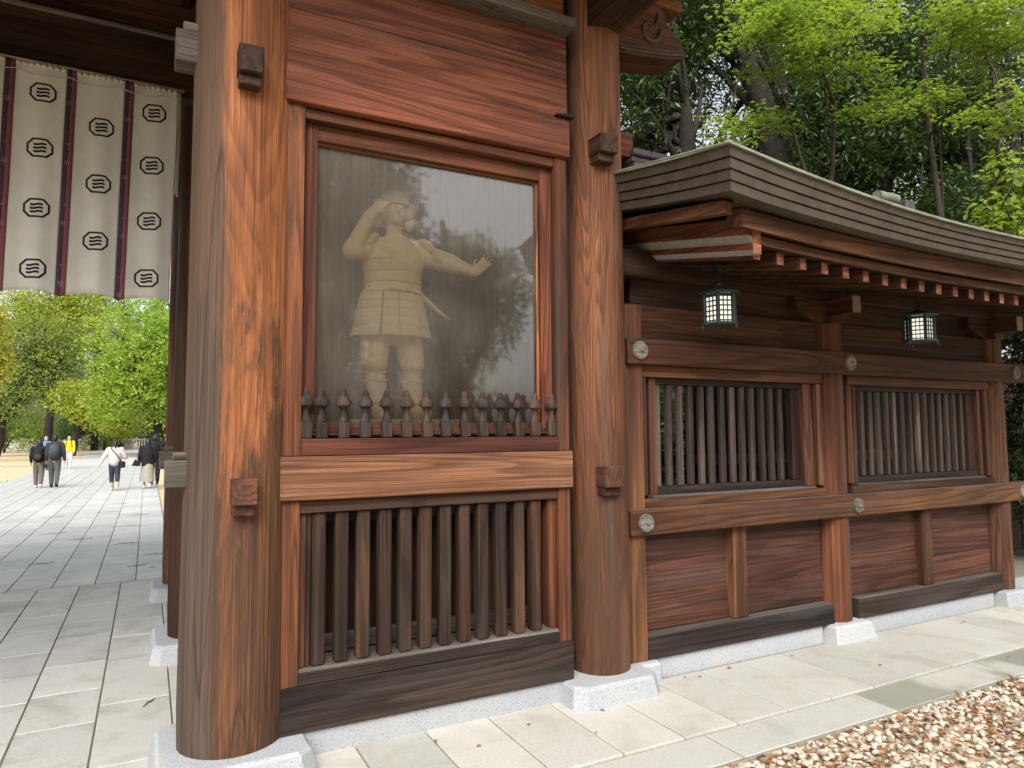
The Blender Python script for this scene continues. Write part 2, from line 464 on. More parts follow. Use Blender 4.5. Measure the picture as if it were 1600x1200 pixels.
M['lf_olive'] = leaf_mat('olive_green_leaf', (0.115, 0.17, 0.042), (0.20, 0.27, 0.06), (0.33, 0.39, 0.10), 0.45, 0.55, 0.25)
M['lf_far'] = leaf_mat('sunlit_far_leaf', (0.13, 0.20, 0.035), (0.22, 0.31, 0.055), (0.34, 0.42, 0.09), 0.5, 0.6, 0.2)
M['skin'] = plain('skin', (0.50, 0.31, 0.22), (0.47, 0.28, 0.20), 0.55, 30, 0, 0.02, 0.3, 0.03)
M['hair'] = plain('black_hair', (0.012, 0.010, 0.009), None, 0.45, 90)
M['greyhair'] = plain('grey_hair', (0.22, 0.21, 0.20), None, 0.6, 90)


def cloth_m(name, c):
    M[name] = plain(name, c, tuple(x * 0.8 for x in c), 0.85, 22, 0, 0.15, 0.2, 0.03)


cloth_m('black_cloth', (0.014, 0.014, 0.016))
cloth_m('charcoal_cloth', (0.038, 0.040, 0.045))
cloth_m('grey_cloth', (0.085, 0.085, 0.085))
cloth_m('slate_cloth', (0.060, 0.066, 0.078))
cloth_m('taupe_cloth', (0.125, 0.105, 0.088))
cloth_m('yellow_cloth', (0.72, 0.58, 0.03))
cloth_m('white_cloth', (0.62, 0.60, 0.60))
cloth_m('pink_cloth', (0.56, 0.47, 0.45))
cloth_m('denim_cloth', (0.038, 0.038, 0.062))
cloth_m('khaki_cloth', (0.30, 0.28, 0.235))
cloth_m('blue_cloth', (0.13, 0.19, 0.32))
cloth_m('beige_cloth', (0.42, 0.36, 0.26))

# ------------------------------------------------------------------ geometry helpers
class G:
    """collects shapes; build() links them as one mesh object"""
    def __init__(s):
        s.v, s.f, s.mi = [], [], []

    def add(s, vs, fs, mi=0):
        o = len(s.v)
        s.v.extend([tuple(map(float, p)) for p in vs])
        for f in fs:
            s.f.append(tuple(i + o for i in f))
            s.mi.append(mi)
        return s

    def box(s, x0, x1, y0, y1, z0, z1, e=0.004, mi=0, rot=None, piv=None):
        c = ((x0 + x1) / 2, (y0 + y1) / 2, (z0 + z1) / 2)
        a, b_, h = abs(x1 - x0) / 2, abs(y1 - y0) / 2, abs(z1 - z0) / 2
        e = min(e, a * 0.45, b_ * 0.45, h * 0.45)
        V, idx = [], {}
        for sx in (-1, 1):
            for sy in (-1, 1):
                for sz in (-1, 1):
                    for k in range(3):
                        q = [sx * (a - e), sy * (b_ - e), sz * (h - e)]
                        q[k] = (sx * a, sy * b_, sz * h)[k]
                        idx[(sx, sy, sz, k)] = len(V)
                        V.append(q)
        F = []
        S = (-1, 1)
        for k in range(3):
            u, w_ = [i for i in range(3) if i != k]
            for sg in S:
                f = []
                for su, sw in ((-1, -1), (1, -1), (1, 1), (-1, 1)):
                    q = [0, 0, 0]
                    q[k], q[u], q[w_] = sg, su, sw
                    f.append(idx[(q[0], q[1], q[2], k)])
                F.append(f)
        for k in range(3):
            u, w_ = [i for i in range(3) if i != k]
            for su in S:
                for sw in S:
                    q = [0, 0, 0]
                    q[u], q[w_] = su, sw
                    qa, qb = list(q), list(q)
                    qa[k], qb[k] = -1, 1
                    F.append([idx[tuple(qa) + (u,)], idx[tuple(qb) + (u,)], idx[tuple(qb) + (w_,)], idx[tuple(qa) + (w_,)]])
        for sx in S:
            for sy in S:
                for sz in S:
                    F.append([idx[(sx, sy, sz, k)] for k in range(3)])
        V = np.array(V)
        out = []
        for f in F:
            p = V[f]
            n = np.cross(p[1] - p[0], p[2] - p[0])
            out.append(f if n @ p.mean(0) > 0 else f[::-1])
        if rot is not None:
            Rm = np.array(rot.to_3x3() if hasattr(rot, 'to_3x3') else rot)
            V = V @ Rm.T
        return s.add(V + np.array(c), out, mi)

    def lathe(s, prof, c, seg=24, mi=0, sx=1.0, sy=1.0, wob=0.0, seed=0):
        """prof: (radius, z) from bottom to top round a vertical axis at c"""
        rr = random.Random(seed)
        ph = [rr.uniform(0, 6.28) for _ in range(3)]
        V = []
        for r_, z in prof:
            for i in range(seg):
                a_ = 2 * math.pi * i / seg
                k = 1 + wob * (math.sin(2 * a_ + ph[0]) * 0.5 + math.sin(3 * a_ + ph[1] + z) * 0.35 + math.sin(5 * a_ + ph[2] - z * 2) * 0.25)
                V.append((c[0] + r_ * k * math.cos(a_) * sx, c[1] + r_ * k * math.sin(a_) * sy, c[2] + z))
        F = []
        for j in range(len(prof) - 1):
            for i in range(seg):
                i2 = (i + 1) % seg
                F.append((j * seg + i, j * seg + i2, (j + 1) * seg + i2, (j + 1) * seg + i))
        F.append(tuple(range(seg))[::-1])
        F.append(tuple((len(prof) - 1) * seg + i for i in range(seg)))
        return s.add(V, F, mi)

    def tube(s, pts, rad, seg=8, mi=0, cap=True):
        P = [Vector(p) for p in pts]
        if not isinstance(rad, (list, tuple)):
            rad = [rad] * len(P)
        V, F = [], []
        up = Vector((0.31, 0.17, 0.93)).normalized()
        prev = None
        for i, p in enumerate(P):
            d = (P[min(i + 1, len(P) - 1)] - P[max(i - 1, 0)]).normalized()
            if prev is None:
                u = d.cross(up if abs(d.dot(up)) < 0.95 else Vector((1, 0, 0))).normalized()
            else:
                u = (prev - d * prev.dot(d)).normalized()
            prev = u
            v = d.cross(u)
            for k in range(seg):
                a_ = 2 * math.pi * k / seg
                V.append(p + (u * math.cos(a_) + v * math.sin(a_)) * rad[i])
        for i in range(len(P) - 1):
            for k in range(seg):
                k2 = (k + 1) % seg
                F.append((i * seg + k, i * seg + k2, (i + 1) * seg + k2, (i + 1) * seg + k))
        if cap:
            F.append(tuple(range(seg))[::-1])
            F.append(tuple((len(P) - 1) * seg + k for k in range(seg)))
        return s.add(V, F, mi)

    def capsule(s, p0, p1, r0, r1, seg=12, mi=0, flat=None):
        p0, p1 = Vector(p0), Vector(p1)
        d = (p1 - p0)
        L = d.length
        d = d.normalized() if L > 1e-6 else Vector((0, 0, 1))
        pts, rad = [], []
        for k in range(5):
            a_ = math.pi / 2 * k / 4.0
            pts.append(p0 - d * r0 * math.cos(a_) * 0.999)
            rad.append(max(r0 * math.sin(a_), 1e-4))
        for k in range(5):
            a_ = math.pi / 2 * k / 4.0
            pts.append(p1 + d * r1 * math.sin(a_))
            rad.append(max(r1 * math.cos(a_), 1e-4))
        return s.tube(pts, rad, seg, mi)

    def ell(s, c, rx, ry, rz, seg=14, rings=9, mi=0, rot=None):
        V, F = [], []
        Rm = np.array(rot.to_3x3()) if rot is not None else np.eye(3)
        for j in range(rings + 1):
            th = math.pi * j / rings
            for i in range(seg):
                a_ = 2 * math.pi * i / seg
                q = Rm @ np.array((rx * math.sin(th) * math.cos(a_), ry * math.sin(th) * math.sin(a_), -rz * math.cos(th)))
                V.append((c[0] + q[0], c[1] + q[1], c[2] + q[2]))
        for j in range(rings):
            for i in range(seg):
                i2 = (i + 1) % seg
                F.append((j * seg + i, j * seg + i2, (j + 1) * seg + i2, (j + 1) * seg + i))
        return s.add(V, F, mi)

    def prism(s, poly, y0, y1, mi=0):
        """poly of (x, z) counter-clockwise seen from -Y, extruded from y0 to y1"""
        n = len(poly)
        V = [(x, y0, z) for x, z in poly] + [(x, y1, z) for x, z in poly]
        F = [tuple(range(n)), tuple(range(2 * n - 1, n - 1, -1))]
        for i in range(n):
            j = (i + 1) % n
            F.append((j, i, n + i, n + j))
        return s.add(V, F, mi)

    def hexa(s, b4, t4, mi=0):
        """eight-corner block from a bottom and a top quad, both counter-clockwise seen from above"""
        return s.add(list(b4) + list(t4), [(3, 2, 1, 0), (4, 5, 6, 7), (0, 1, 5, 4), (1, 2, 6, 5), (2, 3, 7, 6), (3, 0, 4, 7)], mi)

    def frustum(s, poly0, z0, poly1, z1, mi=0):
        n = len(poly0)
        V = [(x, y, z0) for x, y in poly0] + [(x, y, z1) for x, y in poly1]
        F = [tuple(range(n))[::-1], tuple(range(n, 2 * n))]
        for i in range(n):
            j = (i + 1) % n
            F.append((i, j, n + j, n + i))
        return s.add(V, F, mi)

    def build(s, name, mats, parent=None, smooth=False, center=True, **props):
        V = np.array(s.v, dtype=np.float64)
        c = (V.min(0) + V.max(0)) / 2 if center else np.zeros(3)
        me = bpy.data.meshes.new(name)
        me.from_pydata((V - c).tolist(), [], s.f)
        if not isinstance(mats, (list, tuple)):
            mats = [mats]
        for m_ in mats:
            me.materials.append(m_)
        if len(mats) > 1:
            me.polygons.foreach_set('material_index', s.mi)
        if smooth:
            me.polygons.foreach_set('use_smooth', [True] * len(s.f))
            if smooth == 'auto':
                me.set_sharp_from_angle(angle=R(38))
        me.update()
        o = bpy.data.objects.new(name, me)
        col.objects.link(o)
        place(o, c, parent)
        for k, v_ in props.items():
            o[k] = v_
        return o


def wpos(o):
    p = np.zeros(3)
    while o is not None:
        p = p + np.array(o.location)
        o = o.parent
    return p


def place(o, c, parent):
    if parent is not None:
        o.parent = parent
        c = np.array(c) - wpos(parent)
    o.location = tuple(float(x) for x in c)


def thing(name, label, cat, loc=(0, 0, 0), group=None, kind=None):
    o = bpy.data.objects.new(name, None)
    o.empty_display_size = 0.2
    col.objects.link(o)
    o.location = loc
    tag(o, label, cat, group, kind)
    return o


def tag(o, label=None, cat=None, group=None, kind=None):
    for k, v in (('label', label), ('category', cat), ('group', group), ('kind', kind)):
        if v:
            o[k] = v
    return o


def copy_obj(o, parent, wloc):
    c = o.copy()
    col.objects.link(c)
    place(c, wloc, parent)
    return c


def tri_mesh(name, V, F, mat, parent=None, smooth=False):
    """fast numpy mesh of triangles"""
    me = bpy.data.meshes.new(name)
    nv, nf = len(V), len(F)
    me.vertices.add(nv)
    me.vertices.foreach_set('co', V.astype(np.float32).ravel())
    me.loops.add(nf * 3)
    me.loops.foreach_set('vertex_index', F.astype(np.int32).ravel())
    me.polygons.add(nf)
    me.polygons.foreach_set('loop_start', np.arange(0, nf * 3, 3, dtype=np.int32))
    me.update(calc_edges=True)
    me.materials.append(mat)
    if smooth:
        me.polygons.foreach_set('use_smooth', np.ones(nf, dtype=bool))
    o = bpy.data.objects.new(name, me)
    col.objects.link(o)
    if parent is not None:
        o.parent = parent
        o.location = tuple(-wpos(parent))
    return o


def structure(name, g, mat, **kw):
    return g.build(name, mat, None, kind='structure', **kw)


# ------------------------------------------------------------------ GROUND, PAVING
g = G()
g.add([(-400, -400, -0.06), (400, -400, -0.06), (400, 600, -0.06), (-400, 600, -0.06)], [(0, 1, 2, 3)])
structure('ground', g, M['sand'], center=False)
g = G()
g.add([(3.0, 4.3, -0.052), (220, 4.3, -0.052), (220, 170, -0.052), (3.6, 170, -0.052)], [(0, 1, 2, 3)])
structure('forest_floor', g, M['soil'], center=False)
g = G()
g.box(-6.5, 10.5, 2.78, 9.45, -0.30, -0.014, 0.002)
pavement = structure('pavement', g, M['mortar'])
g = G()
g.box(-4.66, 0.34, 9.46, 46.0, -0.30, -0.014, 0.002)
path = structure('path', g, M['mortar'])
# path fading out toward the far court
g = G()
g.add([(-4.7, 46.0, -0.03), (0.4, 46.0, -0.03), (3.5, 95.0, -0.03), (-4.9, 95.0, -0.03)], [(0, 1, 2, 3)])
structure('far_path', g, M['wetslab'], center=False)

def slab(parent, x0, x1, y0, y1, mat, j=0.005, top=0.0):
    dz = top + rnd.uniform(-0.0016, 0.0016)
    return G().box(x0 + j, x1 - j, y0 + j, y1 - j, dz - 0.05, dz, 0.004).build('paving_slab', mat, parent)

# gate platform: columns of slabs running away, staggered lengths
edges = [-2.64, -2.23, -1.83, -1.43, -1.03, -0.632, -0.226, 0.178, 0.62]
for i in range(len(edges) - 1):
    y = 2.80
    first = True
    while y < 9.40:
        L = rnd.uniform(0.55, 1.0) if not first else rnd.uniform(0.3, 0.9)
        first = False
        y2 = min(y + L, 9.40)
        if 9.40 - y2 < 0.35:
            y2 = 9.40
        slab(pavement, edges[i], edges[i + 1], y, y2, M['slab'])
        y = y2
# strip of slabs along the gate and the wing, then a curb row
x = 0.62
bounds = [0.62]
while x < 9.6:
    x += 0.416 + rnd.uniform(-0.02, 0.02)
    bounds.append(x)
for a_, b_ in zip(bounds[:-1], bounds[1:]):
    slab(pavement, a_, b_, 3.11, 3.905, M['slabr'])
cb = [0.62, 1.55, 2.83, 4.12, 5.42, 6.7, 8.0, 9.6]
for a_, b_ in zip(cb[:-1], cb[1:]):
    G().box(a_ + 0.004, b_ - 0.004, 2.80, 3.106, -0.16, -0.010, 0.006).build('curb_stone', M['dampcurb' if 4.0 < a_ < 6.0 else 'curb'], pavement)
# path slabs: the nearest singly, the rest joined
xs = [-4.65 + 0.4158 * i for i in range(12)] + [0.336]
far = G()
for i in range(12):
    y = 9.47 + rnd.uniform(-0.5, 0.0)
    while y < 46.0:
        L = rnd.uniform(0.75, 1.15)
        y0 = max(y, 9.47)
        if i >= 2 and y + L < 22.5 or (i >= 8 and y + L < 26):
            if y + L - y0 > 0.1:
                slab(path, xs[i], xs[i + 1], y0, y + L, M['wetslab'], 0.006)
        elif y + L - y0 > 0.1:
            dz = rnd.uniform(-0.0015, 0.0015)
            far.box(xs[i] + 0.006, xs[i + 1] - 0.006, y0 + 0.006, y + L - 0.006, dz - 0.05, dz, 0.004)
        y += L
fs = far.build('distant_paving_slabs', M['wetslab'], path)
fs['kind'] = 'stuff'

# gravel bed with pebbles and dead leaves
g = G()
g.box(-3.0, 14.0, -2.0, 2.795, -0.30, -0.075, 0.002)
structure('gravel_bed', g, M['bed'])

def pebbles():
    r = np.random.default_rng(5)
    bm = bmesh.new()
    bmesh.ops.create_icosphere(bm, subdivisions=2, radius=1.0)
    base = np.array([v.co[:] for v in bm.verts])
    fc = np.array([[v.index for v in f.verts] for f in bm.faces])
    bm.free()
    n = 8600
    X = r.uniform(1.4, 7.6, n)
    Yv = 2.795 - r.uniform(0, 1, n) ** 1.3 * 1.25
    s = r.uniform(0.014, 0.030, n) * (1 - 0.3 * (r.uniform(0, 1, n) < 0.35))
    Z = -0.07 + r.uniform(0.0, 0.05, n)
    V = np.zeros((n, len(base), 3))
    for k in range(n):
        ph = r.uniform(0, 6.28, 3)
        d = 1 + 0.16 * np.sin(base[:, 0] * 2.3 + ph[0]) + 0.13 * np.sin(base[:, 1] * 3.1 + ph[1]) + 0.10 * np.sin(base[:, 2] * 2.7 + ph[2])
        q = base * d[:, None] * np.array([1.0, r.uniform(0.6, 0.95), r.uniform(0.42, 0.7)]) * s[k]
        a_ = r.uniform(0, 6.28)
        ca, sa = math.cos(a_), math.sin(a_)
        q = q @ np.array([[ca, sa, 0], [-sa, ca, 0], [0, 0, 1]])
        tl = r.uniform(-0.35, 0.35)
        ct, s_t = math.cos(tl), math.sin(tl)
        q = q @ np.array([[1, 0, 0], [0, ct, s_t], [0, -s_t, ct]])
        V[k] = q + np.array([X[k], min(Yv[k], 2.795 - s[k] * 0.9), Z[k]])
    F = (fc[None] + (np.arange(n) * len(base))[:, None, None]).reshape(-1, 3)
    o = tri_mesh('pale_pebbles', V.reshape(-1, 3), F, M['pebble'], None, True)
    tag(o, None, None, None, 'stuff')
    return o

pebbles()

def leaf_quads(P, D, Nn, Ls, Ws, fold=0.18):
    """P base points, D leaf direction, Nn leaf normal; two triangles per leaf folded along the midrib"""
    D = D / (np.linalg.norm(D, axis=1, keepdims=True) + 1e-9)
    S = np.cross(D, Nn)
    S = S / (np.linalg.norm(S, axis=1, keepdims=True) + 1e-9)
    U = np.cross(S, D)
    n = len(P)
    V = np.zeros((n, 4, 3))
    L, W = Ls[:, None], Ws[:, None]
    V[:, 0] = P
    V[:, 1] = P + D * L * 0.45 + S * W * 0.5 + U * W * fold
    V[:, 2] = P + D * L - U * L * 0.10
    V[:, 3] = P + D * L * 0.45 - S * W * 0.5 + U * W * fold
    i = np.arange(n)[:, None] * 4
    F = np.concatenate([np.concatenate([i, i + 1, i + 2], 1), np.concatenate([i, i + 2, i + 3], 1)], 0)
    return V.reshape(-1, 3), F

def litter():
    r = np.random.default_rng(9)
    n = 2600
    P = np.stack([r.uniform(1.4, 7.6, n), 2.78 - r.uniform(0, 1, n) ** 1.2 * 1.2, r.uniform(-0.045, 0.0, n)], 1)
    D = r.normal(0, 1, (n, 3)) * np.array([1, 1, 0.28])
    Nn = r.normal(0, 0.35, (n, 3)) + np.array([0, 0, 1])
    V, F = leaf_quads(P, D, Nn, r.uniform(0.03, 0.075, n), r.uniform(0.018, 0.034, n), 0.3)
    o = tri_mesh('dead_leaves', V, F, M['dryleaf'])
    tag(o, None, None, None, 'stuff')

litter()

# ------------------------------------------------------------------ THE GATE
gate = thing('shrine_gate', 'large weathered wooden gate with round columns, glazed window and barred lattice', 'gate', (0, 4.0, 0))

def chamf(cx, cy, a, b_, k):
    return [(cx - a + k, cy - b_), (cx + a - k, cy - b_), (cx + a, cy - b_ + k), (cx + a, cy + b_ - k),
            (cx + a - k, cy + b_), (cx - a + k, cy + b_), (cx - a, cy + b_ - k), (cx - a, cy - b_ + k)]

def base_stone(cx, cy, top, half0, half1, k=0.07):
    g_ = G()
    g_.frustum(chamf(cx, cy, half0, half0, k), -0.03, chamf(cx, cy, half1 + 0.018, half1 + 0.018, k * 0.9), top - 0.018)
    g_.frustum(chamf(cx, cy, half1 + 0.018, half1 + 0.018, k * 0.9), top - 0.018, chamf(cx, cy, half1, half1, k * 0.85), top)
    return g_

def column(cx, cy, r0, r1, zb, zt, mat, seed, wob=0.012):
    prof = []
    for i in range(25):
        u = i / 24.0
        prof.append((r0 + (r1 - r0) * u, zb + (zt - zb) * u))
    prof[0] = (r0 - 0.006, zb)
    return G().lathe(prof, (cx, cy, 0), 56, wob=wob, seed=seed).build('column', mat, gate, smooth='auto')

COLS = [(0.426, 4.0, 0.261, 0.248, 5.2, 'col1', 1), (2.748, 4.0, 0.207, 0.197, 5.2, 'col2', 2), (0.43, 6.25, 0.255, 0.245, 5.2, 'bdkz', 3),
        (0.43, 8.45, 0.255, 0.245, 5.2, 'brnz', 4), (2.755, 6.25, 0.197, 0.186, 5.2, 'drkz', 5), (2.755, 8.45, 0.197, 0.186, 5.2, 'drkz', 6),
        (-4.65, 4.0, 0.255, 0.240, 5.2, 'brnz', 7), (-4.65, 6.25, 0.255, 0.245, 5.2, 'drkz', 8), (-4.65, 8.45, 0.255, 0.245, 5.2, 'drkz', 9)]
for cx, cy, r0, r1, zt, mt, sd in COLS:
    column(cx, cy, r0, r1, 0.12, zt, M[mt], sd)
    big = r0 > 0.22
    base_stone(cx if cx < 2.7 else 2.69, cy, 0.13, 0.385 if big else 0.345, 0.335 if big else 0.30).build('foundation_stone', M['granite'], gate)

def part(name, mat, *b6, e=0.004, parent=None, **kw):
    return G().box(*b6, e=e).build(name, mat, parent if parent is not None else gate, **kw)

# front bay: plinth, sill board, jambs
part('plinth_stone', M['granite'], 0.72, 2.44, 3.883, 4.2, -0.03, 0.132, e=0.008)
part('base_board', M['drkx'], 0.622, 2.452, 3.862, 4.0, 0.133, 0.372)
part('jamb', M['ambz'], 0.640, 0.735, 3.866, 4.02, 0.373, 1.344)
part('jamb', M['ambz'], 2.352, 2.440, 3.866, 4.02, 0.373, 1.344)
part('jamb', M['ambz'], 0.640, 0.735, 3.866, 4.02, 1.581, 3.528)
part('jamb', M['ambz'], 2.352, 2.440, 3.866, 4.02, 1.581, 3.528)
part('middle_beam', M['pnkx'], 0.622, 2.450, 3.838, 4.03, 1.345, 1.580, e=0.006)
part('filler_post', M['drkz'], 2.446, 2.64, 4.0, 4.058, 0.133, 4.80)
part('filler_post', M['drkz'], 0.56, 0.639, 4.0, 4.058, 0.133, 4.80)
# lower barred opening
part('lattice_sill', M['drkx'], 0.736, 2.351, 3.872, 4.05, 0.373, 0.440)
sg = G()
sg.hexa([(0.737, 3.876, 0.4405), (2.350, 3.876, 0.4405), (2.350, 4.06, 0.4405), (0.737, 4.06, 0.4405)],
        [(0.737, 3.882, 0.452), (2.350, 3.882, 0.452), (2.350, 4.06, 0.470), (0.737, 4.06, 0.470)])
sg.build('dusty_sill_top', M['gryx'], gate)
part('lattice_head', M['brnx'], 0.736, 2.351, 3.876, 4.05, 1.274, 1.343)
part('lattice_stile', M['ambz'], 0.737, 0.775, 3.905, 4.0, 0.455, 1.273)
part('lattice_stile', M['ambz'], 2.300, 2.350, 3.905, 4.0, 0.455, 1.273)
first = None
for k in range(13):
    x = 0.845 - 0.058 + 0.1238 * k - 0.010
    if k == 0:
        x0 = 0.777
        part('lattice_bar', M['lat'], x0, x0 + 0.028, 3.905, 3.962, 0.4515, 1.2735, e=0.006)
    xc = 0.845 + 0.1238 * k
    if k < 12:
        if first is None:
            first = part('lattice_bar', M['lat'], xc - 0.036, xc + 0.036, 3.897, 3.968, 0.4545, 1.2735, e=0.008)
        else:
            c_ = copy_obj(first, gate, (xc + rnd.uniform(-0.003, 0.003), (3.897 + 3.968) / 2 + rnd.uniform(-0.002, 0.002), (0.4545 + 1.2735) / 2))
            c_.rotation_euler = (0, rnd.uniform(-0.003, 0.003), rnd.uniform(-0.07, 0.07))
part('back_rail', M['gryx'], 0.74, 2.35, 4.08, 4.13, 0.47, 0.56)
part('back_rail', M['gryx'], 0.74, 2.35, 4.08, 4.13, 1.19, 1.30)
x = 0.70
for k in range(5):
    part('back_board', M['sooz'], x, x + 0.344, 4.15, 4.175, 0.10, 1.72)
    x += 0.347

# glazed opening
part('window_sill', M['redx'], 0.736, 2.351, 3.850, 4.05, 1.582, 1.674)
part('window_head', M['ambx'], 0.736, 2.351, 3.876, 4.05, 3.462, 3.520)
frame = part('window_frame', M['redz'], 0.737, 0.818, 3.925, 4.05, 1.676, 3.460)
part('window_frame', M['redz'], 2.270, 2.350, 3.925, 4.05, 1.676, 3.460)
part('window_frame', M['ambx'], 0.8185, 2.2695, 3.928, 4.05, 3.368, 3.460)
part('window_frame', M['redx'], 0.8185, 2.2695, 3.955, 4.05, 1.676, 1.76)
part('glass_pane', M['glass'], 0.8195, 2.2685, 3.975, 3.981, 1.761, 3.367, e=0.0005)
part('glazing_bead', M['orgx'], 0.8195, 2.2685, 3.955, 3.972, 3.352, 3.3675, e=0.002)
part('glazing_bead', M['orgz'], 2.254, 2.2685, 3.955, 3.972, 1.762, 3.351, e=0.002)
part('spindle_rail', M['brnx'], 0.737, 2.350, 3.905, 3.93, 1.690, 1.728)

def spindle(xc):
    g_ = G()
    zb = 1.6745
    g_.box(xc - 0.031, xc + 0.031, 3.867, 3.929, zb, zb + 0.092, 0.006)
    pr = [(0.030, 0.0922), (0.031, 0.096), (0.027, 0.108), (0.020, 0.128), (0.0165, 0.146), (0.019, 0.162), (0.028, 0.176),
          (0.0425, 0.182), (0.0435, 0.196), (0.0395, 0.214), (0.027, 0.232), (0.0215, 0.238), (0.0215, 0.244), (0.019, 0.258), (0.012, 0.272), (0.004, 0.279)]
    g_.lathe(pr, (xc, 3.898, zb), 16)
    return g_

sp0 = spindle(0.8500).build('finial_spindle', M['finial'], gate, smooth='auto')
sz = wpos(sp0)[2]
for k in range(-1, 13):
    if k == 0:
        continue
    xc = 0.85 + 0.1226 * k
    if k == -1:
        xc = 0.760
    c_ = copy_obj(sp0, gate, (xc + rnd.uniform(-0.002, 0.002), 3.898, sz))
    c_.rotation_euler = (rnd.uniform(-0.012, 0.012), rnd.uniform(-0.015, 0.015), rnd.uniform(-0.12, 0.12))
    c_.scale = (rnd.uniform(0.95, 1.05), 1.0, rnd.uniform(0.985, 1.012))

# boarding over the window
part('head_plank', M['redx'], 0.622, 2.452, 3.830, 4.06, 3.531, 3.788, e=0.006)
part('head_plank', M['redx'], 0.622, 2.452, 3.862, 4.06, 3.790, 4.072)
part('head_plank', M['redx'], 0.622, 2.452, 3.862, 4.06, 4.074, 4.372)
wd = G()
wd.hexa([(2.33, 3.80, 3.789), (2.47, 3.80, 3.789), (2.47, 3.861, 3.789), (2.33, 3.861, 3.789)],
        [(2.33, 3.80, 3.793), (2.47, 3.80, 3.822), (2.47, 3.861, 3.822), (2.33, 3.861, 3.793)])
wd.build('wedge', M['drkx'], gate)
part('moulding', M['gryx'], 0.640, 2.455, 3.735, 4.06, 4.374, 4.440)
part('frieze_board', M['orgx'], 0.640, 2.445, 3.88, 4.06, 4.442, 4.80)
part('front_lintel', M['redx'], -4.7, 2.9, 3.86, 4.12, 4.802, 5.15)
part('passage_lintel', M['soox'], -4.6, 0.40, 3.88, 4.12, 4.42, 4.798)

# tie-beam ends standing out of the columns
def tie_end(x0, x1, y0, y1, z0, z1, mat, step='bottom', k=0.055):
    g_ = G()
    g_.box(x0, x1, y0, y1, z0, z1, 0.006)
    o_ = g_.build('tie_beam_end', mat, gate)
    h = G()
    if step == 'bottom':
        h.box(x0 + 0.006, x1 - 0.006, y0 + 0.035, y1, z0 - k, z0 - 0.001, 0.006)
    else:
        h.box(x0 + 0.035, x1, y0 + 0.01, y1 - 0.01, z1 + 0.001, z1 + k, 0.005)
    h.build('wedge', mat, gate)
    return o_

tie_end(0.362, 0.484, 3.650, 4.0, 3.545, 3.690, M['sooy'])
tie_end(0.372, 0.492, 3.650, 4.0, 1.352, 1.482, M['rbny'])
tie_end(2.612, 2.752, 3.700, 4.0, 3.560, 3.690, M['sooy'])
tie_end(2.622, 2.770, 3.720, 4.0, 1.340, 1.478, M['rbny'])
tie_end(0.078, 0.40, 3.92, 4.08, 3.665, 3.835, M['gryx'], 'top', 0.05)
tie_end(0.082, 0.40, 3.92, 4.08, 1.432, 1.572, M['gryx'], 'top', 0.04)
tie_end(0.088, 0.40, 6.17, 6.33, 1.432, 1.572, M['gryx'], 'top', 0.04)
part('tie_beam_end', M['redx'], 2.80, 3.055, 3.93, 4.07, 3.670, 3.845, e=0.006)

# beam head coming forward over the right column, carved nosing to its right
part('bracket_beam', M['sooy'], 2.618, 2.872, 2.75, 4.4, 4.490, 4.80, e=0.008)
ng = G()
prof = [(2.80, 4.415), (3.00, 4.415), (3.38, 4.470), (3.520, 4.505), (3.550, 4.535), (3.545, 4.560), (3.50, 4.600), (3.46, 4.660), (3.405, 4.700), (3.36, 4.745),
        (3.35, 4.80), (3.30, 4.86), (2.80, 4.86)]
ng.prism(prof, 3.90, 4.16)
nosing = ng.build('carved_beam_nosing', M['ambx'], gate)
bd = G()
for dz, th, yo in ((0.022, 0.018, 0.012), (0.050, 0.010, 0.008)):
    pts = [(2.92, 4.415 + dz), (3.00, 4.417 + dz), (3.38, 4.470 + dz), (3.515, 4.505 + dz)]
    for (xa, za), (xb, zb2) in zip(pts[:-1], pts[1:]):
        bd.hexa([(xa, 3.90 - yo, za), (xb, 3.90 - yo, zb2), (xb, 3.905, zb2), (xa, 3.905, za)],
                [(xa, 3.90 - yo, za + th), (xb, 3.90 - yo, zb2 + th), (xb, 3.905, zb2 + th), (xa, 3.905, za + th)])
bd.build('carved_band', M['gryx'], nosing)
sw = G()
pts, rad = [], []
for i in range(26):                              # spiral of the cloud carving
    a_ = 0.9 + i / 25.0 * 5.6
    rr_ = 0.030 + 0.072 * i / 25.0
    pts.append((3.20 + rr_ * math.cos(a_), 3.896, 4.655 + rr_ * math.sin(a_) * 1.1))
    rad.append(0.007 + 0.010 * i / 25)
sw.tube(pts, rad, 7)
sw.tube([(3.245, 3.896, 4.70), (3.275, 3.895, 4.735), (3.285, 3.895, 4.77), (3.272, 3.896, 4.80)], [0.008, 0.018, 0.015, 0.004], 7)
sw.tube([(3.26, 3.896, 4.725), (3.30, 3.895, 4.735), (3.325, 3.896, 4.76)], [0.008, 0.016, 0.004], 7)
sw.build('swirl_carving', M['gryx'], nosing, smooth=True)
part('bearing_block', M['orgx'], 3.23, 3.50, 3.88, 4.18, 4.862, 4.955)
part('eave_purlin', M['sooy'], 3.28, 3.46, 1.7, 10.4, 4.957, 5.15)
part('eave_purlin', M['sooy'], -7.4, -7.2, 1.7, 10.4, 4.957, 5.15)

